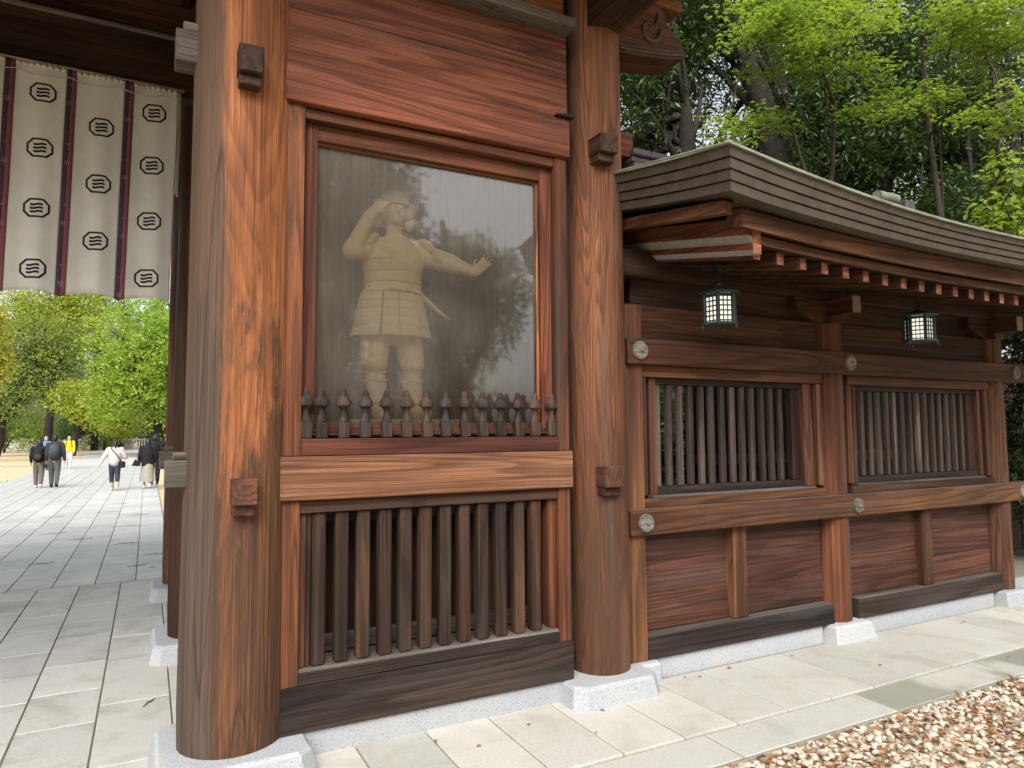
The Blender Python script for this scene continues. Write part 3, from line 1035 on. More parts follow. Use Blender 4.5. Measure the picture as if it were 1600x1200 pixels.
# passage: lintels, boards, ceiling, room walls
part('door_lintel', M['soox'], -4.6, 0.62, 5.95, 6.30, 4.365, 4.815, e=0.01)
part('lintel_cap', M['gryx'], -4.6, 0.62, 5.93, 6.30, 4.817, 4.850, e=0.006)
for k in range(2):
    part('transom_plank', M['brnx'], -4.6, 0.62, 6.02, 6.10, 4.852 + 0.18 * k, 5.028 + 0.18 * k)
part('rear_lintel', M['soox'], -4.6, 0.62, 8.30, 8.60, 4.365, 4.815)
part('ceiling', M['soox'], -7.6, 3.7, 2.3, 10.0, 5.215, 5.26)
for k in range(9):
    x = -4.2 + k * 0.62
    part('ceiling_rib', M['sooy'], x, x + 0.07, 4.13, 8.3, 5.152, 5.213)
# statue room (wooden box behind the window, unseen side openings added to let light in)
part('room_wall', M['tanz'], 2.72, 2.78, 4.2, 6.1, 0.10, 4.14)  # stops short of the ceiling, an unseen gap added to admit daylight
part('room_wall', M['tanz'], 0.40, 0.46, 4.2, 6.1, 0.10, 2.2)
part('room_wall', M['tanz'], 0.40, 0.46, 4.2, 6.1, 4.3, 4.8)
for k in range(7):                                   # barred light in the passage side of the statue room
    y = 4.36 + 0.24 * k
    part('side_bar', M['ambz'], 0.41, 0.45, y, y + 0.04, 2.201, 4.299)
for k in range(5):
    x = 0.475 + k * 0.448
    part('room_back_plank', M['tanz'], x, x + 0.446, 5.70, 5.73, 1.70, 5.2)
part('room_post', M['tanz'], 2.03, 2.20, 5.60, 5.69, 1.722, 4.3)
part('room_floor', M['pale'], 0.47, 2.71, 4.06, 5.69, 1.62, 1.715)

# gate roof: two slopes with thick eaves
def roof_slab(y0, z0, y1, z1, th=0.28):
    g_ = G()
    xa, xb = -8.3, 4.1
    lo = [(xa, y0, z0), (xb, y0, z0), (xb, y1, z1), (xa, y1, z1)]
    if y1 < y0:
        lo = [lo[3], lo[2], lo[1], lo[0]]
    hi = [(p[0], p[1], p[2] + th) for p in lo]
    return g_.hexa(lo, hi).build('gate_roof', M['roof'], gate)

roof_slab(2.2, 5.55, 6.25, 7.6)
roof_slab(10.3, 5.55, 6.2501, 7.6)

# ------------------------------------------------------------------ STATUE in the window
def remesh(g_, name, mat, parent, voxel, smooth_it=3):
    o = g_.build(name, mat, parent)
    md = o.modifiers.new('voxel', 'REMESH')
    md.mode = 'VOXEL'
    md.voxel_size = voxel
    md.use_smooth_shade = True
    if smooth_it:
        ms = o.modifiers.new('soft', 'SMOOTH')
        ms.iterations = smooth_it
        ms.factor = 0.5
    return o

SX, SY, SZ = 1.58, 4.86, 1.80
statue = thing('warrior_statue', 'beige unpainted statue of an armoured warrior behind glass, one palm raised', 'statue', (SX, SY, SZ - 0.085))

def S(x, y, z):
    return (x, SY + y, z)

sb = G()
# legs: baggy breeches gathered under the knee, wrapped shins, boots
for (hx, kx, ax, ay) in ((1.435, 1.425, 1.470, -0.02), (1.670, 1.700, 1.745, -0.06)):
    sb.capsule(S(hx, 0.02, 2.50), S(kx, -0.01, 2.22), 0.118, 0.095, 16)
    sb.ell(S(kx, -0.03, 2.185), 0.092, 0.095, 0.060)
    sb.capsule(S(kx + 0.003, 0.0, 2.12), S((kx + ax) / 2, 0.01, 2.02), 0.076, 0.074, 16)
    sb.capsule(S((kx + ax) / 2, 0.01, 2.02), S(ax, 0.02, 1.88), 0.074, 0.052, 16)
    sb.capsule(S(ax, 0.03, 1.845), S(ax + (ax - 1.6) * 0.12, ay - 0.10, 1.832), 0.052, 0.044, 14)
sb.capsule(S(1.55, 0.03, 2.50), S(1.56, 0.03, 2.72), 0.165, 0.165, 20)
sb.capsule(S(1.56, 0.03, 2.72), S(1.585, 0.03, 2.98), 0.170, 0.185, 20)
sb.capsule(S(1.44, 0.03, 3.04), S(1.74, 0.03, 3.05), 0.092, 0.092, 16)
sb.ell(S(1.585, -0.02, 2.94), 0.205, 0.145, 0.17)
sb.capsule(S(1.575, 0.02, 3.08), S(1.56, -0.02, 3.20), 0.066, 0.060, 12)
# his left arm, held out with open palm
sb.capsule(S(1.77, 0.02, 3.03), S(1.99, -0.05, 2.975), 0.092, 0.074, 16)
sb.capsule(S(1.99, -0.05, 2.975), S(2.125, -0.18, 2.895), 0.072, 0.040, 14)
# his right arm, elbow out, hand brought up to the brow
sb.capsule(S(1.41, 0.02, 3.04), S(1.245, -0.08, 2.985), 0.088, 0.074, 16)
sb.capsule(S(1.245, -0.08, 2.985), S(1.335, -0.17, 3.215), 0.068, 0.045, 14)
# head
sb.ell(S(1.555, -0.04, 3.305), 0.082, 0.100, 0.118)
sb.ell(S(1.555, -0.095, 3.245), 0.050, 0.045, 0.045)
sb.ell(S(1.555, -0.142, 3.300), 0.014, 0.022, 0.028)
sb.ell(S(1.525, -0.122, 3.335), 0.026, 0.016, 0.010)
sb.ell(S(1.585, -0.122, 3.335), 0.026, 0.016, 0.010)
sb.ell(S(1.555, -0.130, 3.252), 0.026, 0.012, 0.008)
for sx_ in (-1, 1):
    sb.ell(S(1.555 + sx_ * 0.084, -0.03, 3.30), 0.013, 0.022, 0.032)

def hand(g_, o, right, up, nrm, k=1.0, thumb=1):
    """palm and five fingers; o wrist, up finger direction, right across the palm, nrm out of the palm"""
    o, right, up, nrm = Vector(o), Vector(right).normalized(), Vector(up).normalized(), Vector(nrm).normalized()
    for i in range(4):
        off = (i - 1.5) * 0.021 * k
        g_.capsule(o + right * off * 0.7 + up * 0.01 * k, o + right * off + up * 0.085 * k, 0.017 * k, 0.0155 * k, 10)
        L = (0.068, 0.082, 0.077, 0.060)[i] * k
        b0 = o + right * off + up * 0.088 * k
        spread = right * (i - 1.5) * 0.16
        b1 = b0 + (up + spread).normalized() * L * 0.55 + nrm * 0.004 * k
        b2 = b1 + (up + spread * 1.2 + nrm * 0.42).normalized() * L * 0.45
        g_.capsule(b0, b1, 0.0105 * k, 0.0095 * k, 10)
        g_.capsule(b1, b2, 0.0095 * k, 0.0075 * k, 10)
    t0 = o + right * 0.028 * thumb * k + up * 0.022 * k
    t1 = t0 + (right * thumb * 0.8 + up * 0.6 + nrm * 0.25).normalized() * 0.045 * k
    t2 = t1 + (right * thumb * 0.45 + up * 0.9 + nrm * 0.3).normalized() * 0.032 * k
    g_.capsule(t0, t1, 0.015 * k, 0.012 * k, 10)
    g_.capsule(t1, t2, 0.012 * k, 0.009 * k, 10)

hand(sb, S(2.135, -0.185, 2.885), (0.80, 0.25, -0.45), (0.62, -0.12, 0.70), (0.1, -0.95, -0.1), 1.0, thumb=-1)
hand(sb, S(1.345, -0.18, 3.235), (0.55, -0.3, -0.2), (0.65, 0.10, 0.62), (0.2, -0.8, 0.1), 0.95, thumb=1)
remesh(sb, 'body', M['clay'], statue, 0.0085, 4)

# cuirass, plated skirt, sleeves, helmet, sword, base
cu = G()
for z0, z1, rx0, rx1 in ((2.70, 2.78, 0.208, 0.200), (2.78, 2.86, 0.203, 0.203), (2.86, 2.94, 0.205, 0.215), (2.94, 3.03, 0.215, 0.200)):
    cu.lathe([(rx0 + 0.006, z0), (rx0 + 0.010, z0 + 0.006), (rx1 + 0.008, z1 - 0.006), (rx1, z1)], (1.570, SY + 0.02, 0), 28, sy=0.80)
cu.build('cuirass', M['clay'], statue, smooth='auto')
bl = G()
bl.tube([(1.57 + 0.218 * math.cos(a_), SY + 0.02 + 0.178 * math.sin(a_), 2.715 + 0.004 * math.sin(9 * a_)) for a_ in [i * 2 * math.pi / 40 for i in range(41)]], 0.013, 8)
for k in range(6):
    bl.ell((1.50 + 0.024 * k, SY - 0.168, 2.716), 0.014, 0.012, 0.011, 8, 6)
bl.build('belt_cord', M['clay'], statue, smooth=True)
# skirt of laced plates: five tiers, split in front and at the sides
tiers = [(2.705, 2.640), (2.645, 2.580), (2.585, 2.520), (2.525, 2.460), (2.465, 2.385)]
for panel, (a0, a1) in enumerate([(-2.05, -1.62), (-1.60, -1.02), (-0.98, -0.10), (-0.06, 1.5), (1.54, 3.1), (3.14, 4.18)]):
    sk = G()
    for ti, (za, zb3) in enumerate(tiers):
        n = max(3, int((a1 - a0) / 0.12))
        r0 = 0.212 + 0.013 * ti
        r1 = r0 + 0.020
        Vv, Ff = [], []
        for j in range(n + 1):
            a_ = a0 + (a1 - a0) * j / n
            for (rr_, zz) in ((r0, za), (r1, zb3 + 0.008), (r1 - 0.002, zb3), (r1 - 0.014, zb3), (r0 - 0.012, za)):
                Vv.append((1.560 + rr_ * 1.06 * math.cos(a_), SY + 0.02 + rr_ * 0.83 * math.sin(a_), zz))
        for j in range(n):
            for q in range(5):
                q2 = (q + 1) % 5
                Ff.append((j * 5 + q, j * 5 + q2, (j + 1) * 5 + q2, (j + 1) * 5 + q))
        Ff.append((4, 3, 2, 1, 0))
        Ff.append(tuple(n * 5 + q for q in range(5)))
        sk.add(Vv, Ff)
        if ti == 4:
            for j in range(n * 2):
                a_ = a0 + (a1 - a0) * (j + 0.5) / (n * 2)
                for zr in (0.018, 0.045):
                    rr_ = r1 - 0.001 - zr * 0.22
                    sk.ell((1.560 + rr_ * 1.06 * math.cos(a_), SY + 0.02 + rr_ * 0.83 * math.sin(a_), zb3 + zr), 0.007, 0.005, 0.008, 6, 4)
    sk.build('skirt_panel', M['clay'], statue, smooth='auto')
slv = G()
for sgn, cx, cz in ((1, 1.80, 3.035), (-1, 1.385, 3.04)):
    for ti in range(3):
        slv.ell((cx + sgn * (0.01 + 0.035 * ti), SY - 0.015, cz + 0.045 - 0.045 * ti), 0.085 + 0.004 * ti, 0.105, 0.042, 14, 8, rot=Matrix.Rotation(sgn * 0.55, 4, 'Y'))
slv.build('shoulder_guard', M['clay'], statue, smooth='auto')
hm = G()
hm.lathe([(0.108, 3.345), (0.108, 3.36), (0.104, 3.39), (0.088, 3.43), (0.055, 3.462), (0.018, 3.475)], (1.555, SY - 0.035, 0), 22, sy=1.15)
for ti in range(3):                                   # neck guard
    n = 14
    Vv, Ff = [], []
    for j in range(n + 1):
        a_ = -0.35 + (math.pi + 0.7) * j / n
        rr_ = 0.112 + 0.020 * ti
        for (q, z) in ((rr_, 3.35 - 0.035 * ti), (rr_ + 0.022, 3.312 - 0.035 * ti), (rr_ + 0.014, 3.312 - 0.035 * ti), (rr_ - 0.008, 3.35 - 0.035 * ti)):
            Vv.append((1.555 + q * math.cos(a_), SY - 0.02 + q * 1.05 * math.sin(a_), z))
    for j in range(n):
        for q in range(4):
            q2 = (q + 1) % 4
            Ff.append((j * 4 + q, j * 4 + q2, (j + 1) * 4 + q2, (j + 1) * 4 + q))
    hm.add(Vv, Ff)
for sx_ in (-1, 1):                                   # turn-backs beside the face
    hm.ell((1.555 + sx_ * 0.112, SY - 0.045, 3.315), 0.046, 0.060, 0.078, 14, 9, rot=Matrix.Rotation(sx_ * 0.35, 4, 'Y'))
    hm.ell((1.555 + sx_ * 0.125, SY - 0.02, 3.245), 0.044, 0.055, 0.060, 12, 8)
hm.build('helmet', M['clay'], statue, smooth='auto')
swd = G()
swd.tube([(1.70, SY - 0.10, 2.735), (1.80, SY - 0.06, 2.675), (1.93, SY + 0.0, 2.60), (2.02, SY + 0.04, 2.565)], [0.017, 0.018, 0.016, 0.012], 10)
swd.ell((1.735, SY - 0.085, 2.715), 0.030, 0.030, 0.012, 12, 6)
swd.build('sword', M['clay'], statue, smooth=True)
qv = G()
qv.tube([(1.70, SY + 0.20, 3.24), (1.86, SY + 0.20, 3.14), (2.02, SY + 0.19, 3.02)], [0.022, 0.020, 0.014], 10)
qv.build('bow_stave', M['clay'], statue, smooth=True)
kn = G()
for (kx, ax) in ((1.425, 1.470), (1.700, 1.745)):
    for z, r_, u in ((2.135, 0.083, 0.1), (2.075, 0.081, 0.35), (1.915, 0.062, 0.85)):
        cx = kx + (ax - kx) * u
        kn.tube([(cx + r_ * math.cos(i * math.pi / 12), SY + 0.005 + r_ * math.sin(i * math.pi / 12), z + 0.006 * math.sin(i * 0.9)) for i in range(25)], 0.007, 6)
kn.build('leg_binding', M['clay'], statue, smooth=True)
G().frustum(chamf(1.62, SY + 0.02, 0.42, 0.30, 0.10), SZ - 0.085, chamf(1.62, SY + 0.02, 0.40, 0.28, 0.10), SZ - 0.005).build('pedestal', M['clay'], statue)

statue.location = (1.408, 4.33, 1.716)
statue.scale = (0.891, 0.891, 0.891)

# ------------------------------------------------------------------ CURTAIN in the passage
cur = thing('gate_curtain', 'cream shrine curtain with dark octagon crests and wine red ribbons hanging in passage', 'curtain', (-0.9, 6.0, 4.40))
CT, CB = 4.40, 2.705
RIB = [-0.935 + 0.3735 * k for k in range(-4, 3)]     # ribbon centres

def cy_(x, z):
    u = (x + 0.935) / 0.3735
    fold = 0.018 * math.sin(u * 2 * math.pi + 0.6) + 0.010 * math.sin(u * 4 * math.pi + 1.0 + z * 0.8)
    d = (CT - z) / (CT - CB)
    return 5.925 + fold * (0.35 + 0.65 * d) + 0.004 * math.sin(z * 7 + x * 5) + 0.012 * math.sin(d * 3 + x * 1.3)

def cz_(x, d):
    u = ((x + 0.935) / 0.3735) % 1.0
    bot = CB + 0.036 * math.sin(math.pi * u) ** 0.7
    return CT + (bot - CT) * d

def sheet(x0, x1, off, nx, nz, lean=True):
    V, F = [], []
    for j in range(nz + 1):
        d = j / nz
        for i in range(nx + 1):
            x = x0 + (x1 - x0) * i / nx
            z = cz_(x, d)
            xx = x - 0.028 * d
            V.append((xx, cy_(x, z) + off, z))
    for j in range(nz):
        for i in range(nx):
            a_ = j * (nx + 1) + i
            F.append((a_, a_ + nx + 1, a_ + nx + 2, a_ + 1))
    return V, F

def add_sheet(g_, x0, x1, off, nx, nz):
    V, F = sheet(x0, x1, off, nx, nz)
    g_.add(V, F)

for k in range(len(RIB)):
    x0 = RIB[k] + 0.030
    x1 = RIB[k + 1] - 0.030 if k + 1 < len(RIB) else 0.148
    g_ = G()
    add_sheet(g_, x0, x1, 0.0, 22, 44)
    o_ = g_.build('cloth_panel', M['cloth'], cur, smooth=True)
    so_ = o_.modifiers.new('thickness', 'SOLIDIFY')
    so_.thickness = 0.002
    g_ = G()
    for i in range(8):                                  # top hem
        xa, xb = x0 + (x1 - x0) * i / 8, x0 + (x1 - x0) * (i + 1) / 8
        Vv = []
        for xx in (xa, xb):
            for z in (CT + 0.002, CT - 0.030):
                Vv.append((xx, cy_(xx, z) - 0.006, z))
        g_.add(Vv, [(0, 1, 3, 2)])
    hm_ = g_.build('hem', M['cord'], o_, smooth=True)
    so_ = hm_.modifiers.new('thickness', 'SOLIDIFY')
    so_.thickness = 0.002
for k, xr in enumerate(RIB):
    for nm, mt, a_, b_ in (('navy_ribbon', 'navy', xr - 0.031, xr + 0.001), ('wine_ribbon', 'wine', xr + 0.001, xr + 0.033)):
        g_ = G()
        add_sheet(g_, a_, b_, -0.006, 3, 44)
        rb = g_.build(nm, M[mt], cur, smooth=True)
        so_ = rb.modifiers.new('thickness', 'SOLIDIFY')
        so_.thickness = 0.002
    pg = G()                                            # small white sprigs printed on the ribbon
    for q in range(4):
        zc = 4.10 - 0.45 * q + (0.05 if k % 2 else 0)
        for big in (0, 1):
            z = zc + 0.13 * big
            d = (CT - z) / (CT - CB)
            xc = xr - 0.028 * d
            nl = 6 if not big else 4
            for i in range(nl):
                a_ = i * 2 * math.pi / nl + 0.3 if not big else (0.4 + 0.7 * i)
                r_ = 0.020 if not big else 0.013
                p = [(0.003, -0.25), (0.003, 0.25), (r_, 0.12), (r_, -0.12)]
                Vv = []
                for rr_, da in p:
                    xx, zz = xc + rr_ * math.cos(a_ + da), z + rr_ * math.sin(a_ + da)
                    Vv.append((xx, cy_(xx + 0.028 * d, zz) - 0.0098, zz))
                pg.add(Vv, [(0, 1, 2, 3)])
    pg.build('sprig_print', M['print'], rb)['kind'] = 'stuff'

def crest(xc, zc, w_=0.083, h=0.070):
    """octagon outline round three wavy bars, printed on the cloth"""
    g_ = G()
    d = (CT - zc) / (CT - CB)
    def P(x, z):
        xx, zz = xc + x, zc + z
        return (xx, cy_(xx + 0.028 * d, zz) - 0.0022, zz)
    oct_ = [(-1, -0.42), (-0.55, -1), (0.55, -1), (1, -0.42), (1, 0.42), (0.55, 1), (-0.55, 1), (-1, 0.42)]
    pts = []
    for i in range(8):
        a_, b_ = oct_[i], oct_[(i + 1) % 8]
        for s_ in range(3):
            pts.append((a_[0] + (b_[0] - a_[0]) * s_ / 3, a_[1] + (b_[1] - a_[1]) * s_ / 3))
    n = len(pts)
    Vv = [P(x * w_, z * h) for x, z in pts] + [P(x * (w_ - 0.014), z * (h - 0.014)) for x, z in pts]
    Ff = [(i, (i + 1) % n, n + (i + 1) % n, n + i) for i in range(n)]
    g_.add(Vv, Ff)
    for row, hw in ((0.026, 0.040), (0.0, 0.041), (-0.026, 0.040)):
        Vv = []
        m_ = 12
        for i in range(m_ + 1):
            x = -hw + 2 * hw * i / m_
            wv = 0.0042 * math.sin(2 * math.pi * i / m_ * 1.0 + math.pi)
            Vv.append(P(x, row + wv + 0.0082))
            Vv.append(P(x, row + wv - 0.0082))
        g_.add(Vv, [(2 * i, 2 * i + 1, 2 * i + 3, 2 * i + 2) for i in range(m_)])
    return g_.build('crest', M['ink'], cur)

for k in range(len(RIB)):
    xm = RIB[k] + 0.198
    even = (k % 2 == 0)
    zs = (4.187, 3.775, 3.335, 2.892) if even else (4.005, 3.57, 3.138)
    for z in zs:
        d = (CT - z) / (CT - CB)
        xo = 0.175 if k == len(RIB) - 1 else 0.203
        crest(RIB[k] + xo - 0.028 * d, z)
cg = G()
pts = []
for i in range(90):
    x = -2.45 + 2.6 * i / 89
    z = 4.318 + 0.012 * math.sin(x * 19) + 0.006 * math.sin(x * 41)
    pts.append((x, cy_(x, z) - 0.012, z))
cg.tube(pts, 0.0032, 5)
cg.build('cord', M['cord'], cur, smooth=True)
rg_ = G()
rg_.tube([(-2.5, 5.93, 4.412), (0.19, 5.93, 4.412)], 0.012, 8)
rg_.build('curtain_rod', M['cord'], cur, smooth=True)
fl = G()                                               # gathered loose edge at the column
Vv, Ff = [], []
for j in range(15):
    z = 4.39 - 0.80 * j / 14
    for i in range(9):
        x = 0.135 + 0.035 * i / 8 - 0.012 * j / 14
        Vv.append((x, 5.918 + 0.018 * math.sin(i * 1.9 + j * 0.15) - 0.012, z - 0.05 * (i / 8) * (j / 14)))
for j in range(14):
    for i in range(8):
        a_ = j * 9 + i
        Ff.append((a_, a_ + 9, a_ + 10, a_ + 1))
fl.add(Vv, Ff)
o_ = fl.build('gathered_edge', M['cloth'], cur, smooth=True)
o_.modifiers.new('thickness', 'SOLIDIFY').thickness = 0.002

# ------------------------------------------------------------------ THE WING (roofed fence to the right of the gate)
wing = thing('roofed_fence_wing', 'roofed wooden fence with barred windows joined to the right gate column', 'fence', (5.4, 4.05, 0))

def wp(name, mat, *b6, e=0.004, parent=None, **kw):
    return part(name, mat, *b6, e=e, parent=parent or wing, **kw)

XE = 8.15                                              # right end of the beams
wp('jamb_post', M['brnz'], 2.945, 3.092, 3.925, 4.08, 0.13, 2.60)
base_stone(3.02, 4.02, 0.128, 0.16, 0.14, 0.03).build('foundation_stone', M['granite'], wing)
PX = [5.145, 7.585]
for i, px in enumerate(PX):
    pr = [(0.153, 0.13), (0.153, 0.9), (0.150, 1.6), (0.147, 2.60)]
    G().lathe(pr, (px, 4.06, 0), 32, wob=0.01, seed=20 + i).build('post', M['ambz'] if i == 0 else M['brnz'], wing, smooth='auto')
    base_stone(px, 4.06, 0.13, 0.255, 0.20, 0.02).build('foundation_stone', M['granite'], wing)
for xa, xb in ((3.20, 4.89), (5.405, 7.33), (7.845, 9.6)):
    wp('plinth_stone', M['granite'], xa, xb, 3.952, 4.2, -0.03, 0.128, e=0.008)
bays = [(3.094, 4.985), (5.305, 7.425)]
for bi, (xa, xb) in enumerate(bays):
    wp('sill_beam', M['drkx'], xa, xb + 0.02, 3.925, 4.14, 0.130, 0.290, e=0.005)
    wp('dusty_ledge', M['gryx'], xa + 0.002, xb, 3.929, 4.02, 0.2905, 0.2945, e=0.001)
    zz = [0.2915, 0.525, 0.775, 0.984]
    xm = (3.955, 6.275)[bi]
    for (pa, pb) in ((xa, xm), (xm + 0.10, xb)):
        for k in range(3):
            dy = (0.0, 0.006, 0.002)[k]
            wp('wall_plank', M['rbnx'], pa, pb, 4.022 + dy, 4.055, zz[k] + (0.004 if k == 0 else 0.0008), zz[k + 1] - 0.0008, e=0.003)
    wp('strut', M['brnz'], xm - 0.022, xm + 0.120, 3.948, 4.05, 0.296, 0.984, e=0.006)
wp('lower_beam', M['brnx'], 2.94, XE, 3.885, 4.10, 0.985, 1.160, e=0.006)
wp('dusty_ledge', M['gryx'], 2.945, XE - 0.003, 3.890, 3.975, 1.1605, 1.1645, e=0.001)
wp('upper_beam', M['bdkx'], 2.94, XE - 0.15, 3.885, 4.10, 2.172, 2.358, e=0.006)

def stud(xc, zc, knob):
    g_ = G()
    for (r_, t0, t1) in ((0.064, 0.0, 0.012), (0.058, 0.012, 0.020)):
        V = []
        for yy in (3.8845 - t0, 3.8845 - t1):
            V += [(xc + r_ * math.cos(a_ * math.pi / 14), yy, zc + r_ * math.sin(a_ * math.pi / 14)) for a_ in range(28)]
        F = [tuple(range(28)), tuple(range(55, 27, -1))] + [((i + 1) % 28, i, 28 + i, 28 + (i + 1) % 28) for i in range(28)]
        g_.add(V, F)
    o_ = g_.build('nail_cover', M['stud'], wing, smooth='auto')
    h = G().ell((xc + 0.004, 3.864, zc - 0.002), 0.014, 0.020, 0.014, 10, 7)
    h.build('knob', M['stud'], o_, smooth=True)

for xc in (3.040, 5.262, 7.79):
    stud(xc, 2.268, True)
    stud(xc + 0.022, 1.072, True)

# barred windows
WIN = [(3.094, 4.99, 3.270, 4.745, 13, 3.300, 0.1060, 'win1'), (5.308, 7.43, 5.47, 7.225, 14, 5.585, 0.1145, 'win2')]
for (xa, xb, la, lb, nb, x0, pitch, _) in WIN:
    wp('window_head', M['brnx'], xa, xb, 3.952, 4.10, 2.090, 2.171)
    wp('window_sill', M['brnx'], xa, xb, 3.940, 4.12, 1.1655, 1.225)
    wp('window_sill', M['gryx'], xa + 0.10, xb - 0.10, 3.962, 4.12, 1.2255, 1.245, e=0.003)
    wp('window_stile', M['brnz'], xa + 0.002, xa + 0.060, 3.965, 4.11, 1.247, 2.089)
    wp('window_stile', M['brnz'], xb - 0.060, xb - 0.002, 3.965, 4.11, 1.247, 2.089)
    wp('window_stile', M['rbnz'], xa + 0.102, la - 0.015, 3.985, 4.11, 1.247, 2.089)
    wp('window_stile', M['drkz'], xa + 0.061, xa + 0.101, 4.015, 4.11, 1.247, 2.089)
    wp('window_stile', M['rbnz'], lb + 0.05, xb - 0.102, 3.985, 4.11, 1.247, 2.089)
    wp('window_stile', M['drkz'], xb - 0.101, xb - 0.061, 4.015, 4.11, 1.247, 2.089)
    wp('lattice_rail', M['drkx'], la - 0.013, lb + 0.048, 4.010, 4.09, 1.2465, 1.300)
    wp('lattice_rail', M['drkx'], la - 0.013, lb + 0.048, 4.010, 4.09, 2.046, 2.088)
    wp('lattice_rail', M['sooz'], lb - 0.045, lb + 0.046, 4.03, 4.09, 1.302, 2.045)
    f0 = None
    for k in range(nb):
        xc = x0 + pitch * k
        if f0 is None:
            f0 = wp('lattice_bar', M['wlat'], xc - 0.0235, xc + 0.0235, 4.022, 4.060, 1.301, 2.045, e=0.005)
        else:
            c_ = copy_obj(f0, wing, (xc + rnd.uniform(-0.003, 0.003), 4.041, (1.301 + 2.045) / 2))
            c_.rotation_euler = (0, rnd.uniform(-0.004, 0.004), rnd.uniform(-0.08, 0.08))
# boards over the upper beam, brackets, wall plate
for xa, xb in ((3.094, 5.0), (5.29, 7.44)):
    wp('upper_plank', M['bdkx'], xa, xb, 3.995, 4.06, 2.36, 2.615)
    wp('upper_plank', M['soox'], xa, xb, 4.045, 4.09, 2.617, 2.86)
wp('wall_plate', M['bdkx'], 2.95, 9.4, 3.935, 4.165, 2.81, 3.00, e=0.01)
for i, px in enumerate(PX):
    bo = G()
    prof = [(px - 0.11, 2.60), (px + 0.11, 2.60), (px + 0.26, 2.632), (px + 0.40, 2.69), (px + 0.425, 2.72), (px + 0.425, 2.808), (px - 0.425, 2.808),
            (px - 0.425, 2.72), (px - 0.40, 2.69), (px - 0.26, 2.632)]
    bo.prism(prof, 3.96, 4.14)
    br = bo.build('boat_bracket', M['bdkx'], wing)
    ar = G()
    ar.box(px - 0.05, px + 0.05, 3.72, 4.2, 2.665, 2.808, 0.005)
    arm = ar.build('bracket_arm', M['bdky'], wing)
    wp('arm_end', M['pale'], px - 0.047, px + 0.047, 3.714, 3.7195, 2.668, 2.805, e=0.001, parent=arm)
    wp('bearing_block', M['brnx'], px - 0.07, px + 0.07, 3.90, 3.958, 2.60, 2.664)

# roof
EY = 2.75
def sweep(x):
    return max(0.0, min(1.05, (5.3 - x) / 2.5)) ** 2, max(0.0, (x - 7.2) / 2.4) ** 2

def zt(x):
    s_, q = sweep(x)
    return 3.10 + 0.175 * s_ + 0.15 * q

def zb(x):
    s_, q = sweep(x)
    return 2.928 + 0.112 * s_ + 0.13 * q

def zk(x):                                             # line of the eave boards and rafters below the roof edge
    s_, q = sweep(x)
    return 2.898 + 0.088 * s_ + 0.12 * q

X0, X1 = 2.80, 9.6
NX = 40
xsr = [X0 + (X1 - X0) * i / NX for i in range(NX + 1)]
YR = 4.05

def strip(name, mat, secf, xs_, parent=wing, smooth='auto'):
    """secf(x) -> closed section of (y, z), swept along X"""
    g_ = G()
    secs = [secf(x) for x in xs_]
    n = len(secs[0])
    V = [(x, y, z) for x, s_ in zip(xs_, secs) for (y, z) in s_]
    F = []
    for i in range(len(xs_) - 1):
        for k in range(n):
            k2 = (k + 1) % n
            F.append((i * n + k, i * n + k2, (i + 1) * n + k2, (i + 1) * n + k))
    F.append(tuple(range(n))[::-1])
    F.append(tuple((len(xs_) - 1) * n + k for k in range(n)))
    g_.add(V, F)
    o_ = g_.build(name, mat, parent, smooth=smooth)
    return o_

NL = 4
def vz(y):
    return 0.195 * (max(0.0, 1.30 - abs(y - YR)) / 1.10) ** 1.12

def u_path(off, dep):
    """outer and inner edge of the eaves and verge, from the right end of the front round the left end to the back"""
    P = []
    for x in xsr[::-1][:-1]:
        if x > X0 + dep + 0.02:
            P.append(((x, EY + off), (x, EY + dep)))
    P.append(((X0 + off, EY + off), (X0 + dep, EY + dep)))
    nY = 22
    for i in range(1, nY):
        y = EY + dep + (2 * (YR - EY) - 2 * dep) * i / nY
        P.append(((X0 + off, y), (X0 + dep, y)))
    yb = 2 * YR - EY
    P.append(((X0 + off, yb - off), (X0 + dep, yb - dep)))
    for x in xsr[1:]:
        if x > X0 + dep + 0.02:
            P.append(((x, yb - off), (x, yb - dep)))
    return P

def edge_h(x, y):
    v = vz(y) if x < X0 + 0.31 else 0.0
    return zb(x) + v, zt(x) + v

def u_strip(name, mat, off0, off1, fa, fb, dz0=0.0, dz1=0.0, dep=0.30):
    P0, P1 = u_path(off0, dep), u_path(off1, dep)
    g_ = G()
    V, F = [], []
    for (o0, i0), (o1, i1) in zip(P0, P1):
        a_, b_ = edge_h(*o0)
        za, zc = a_ + (b_ - a_) * fa + dz0, a_ + (b_ - a_) * fb + dz1
        V += [(o0[0], o0[1], za), (i0[0], i0[1], za + 0.02), (i1[0], i1[1], zc + 0.05), (o1[0], o1[1], zc)]
    n = len(P0)
    for i in range(n - 1):
        for q in range(4):
            q2 = (q + 1) % 4
            F.append((i * 4 + q, i * 4 + q2, (i + 1) * 4 + q2, (i + 1) * 4 + q)[::-1])
    F.append((0, 1, 2, 3)[::-1])
    F.append(tuple((n - 1) * 4 + q for q in range(4)))
    g_.add(V, F)
    return g_.build(name, mat, wing, smooth='auto')

for k in range(NL):
    u_strip('roof_layer', M['roof'], 0.066 - 0.018 * k, 0.058 - 0.018 * k, k / NL, (k + 1) / NL, 0.004, -0.003)
u_strip('roof_lip', M['patina'], -0.014, -0.014, 1.0, 1.0, -0.001, 0.012)

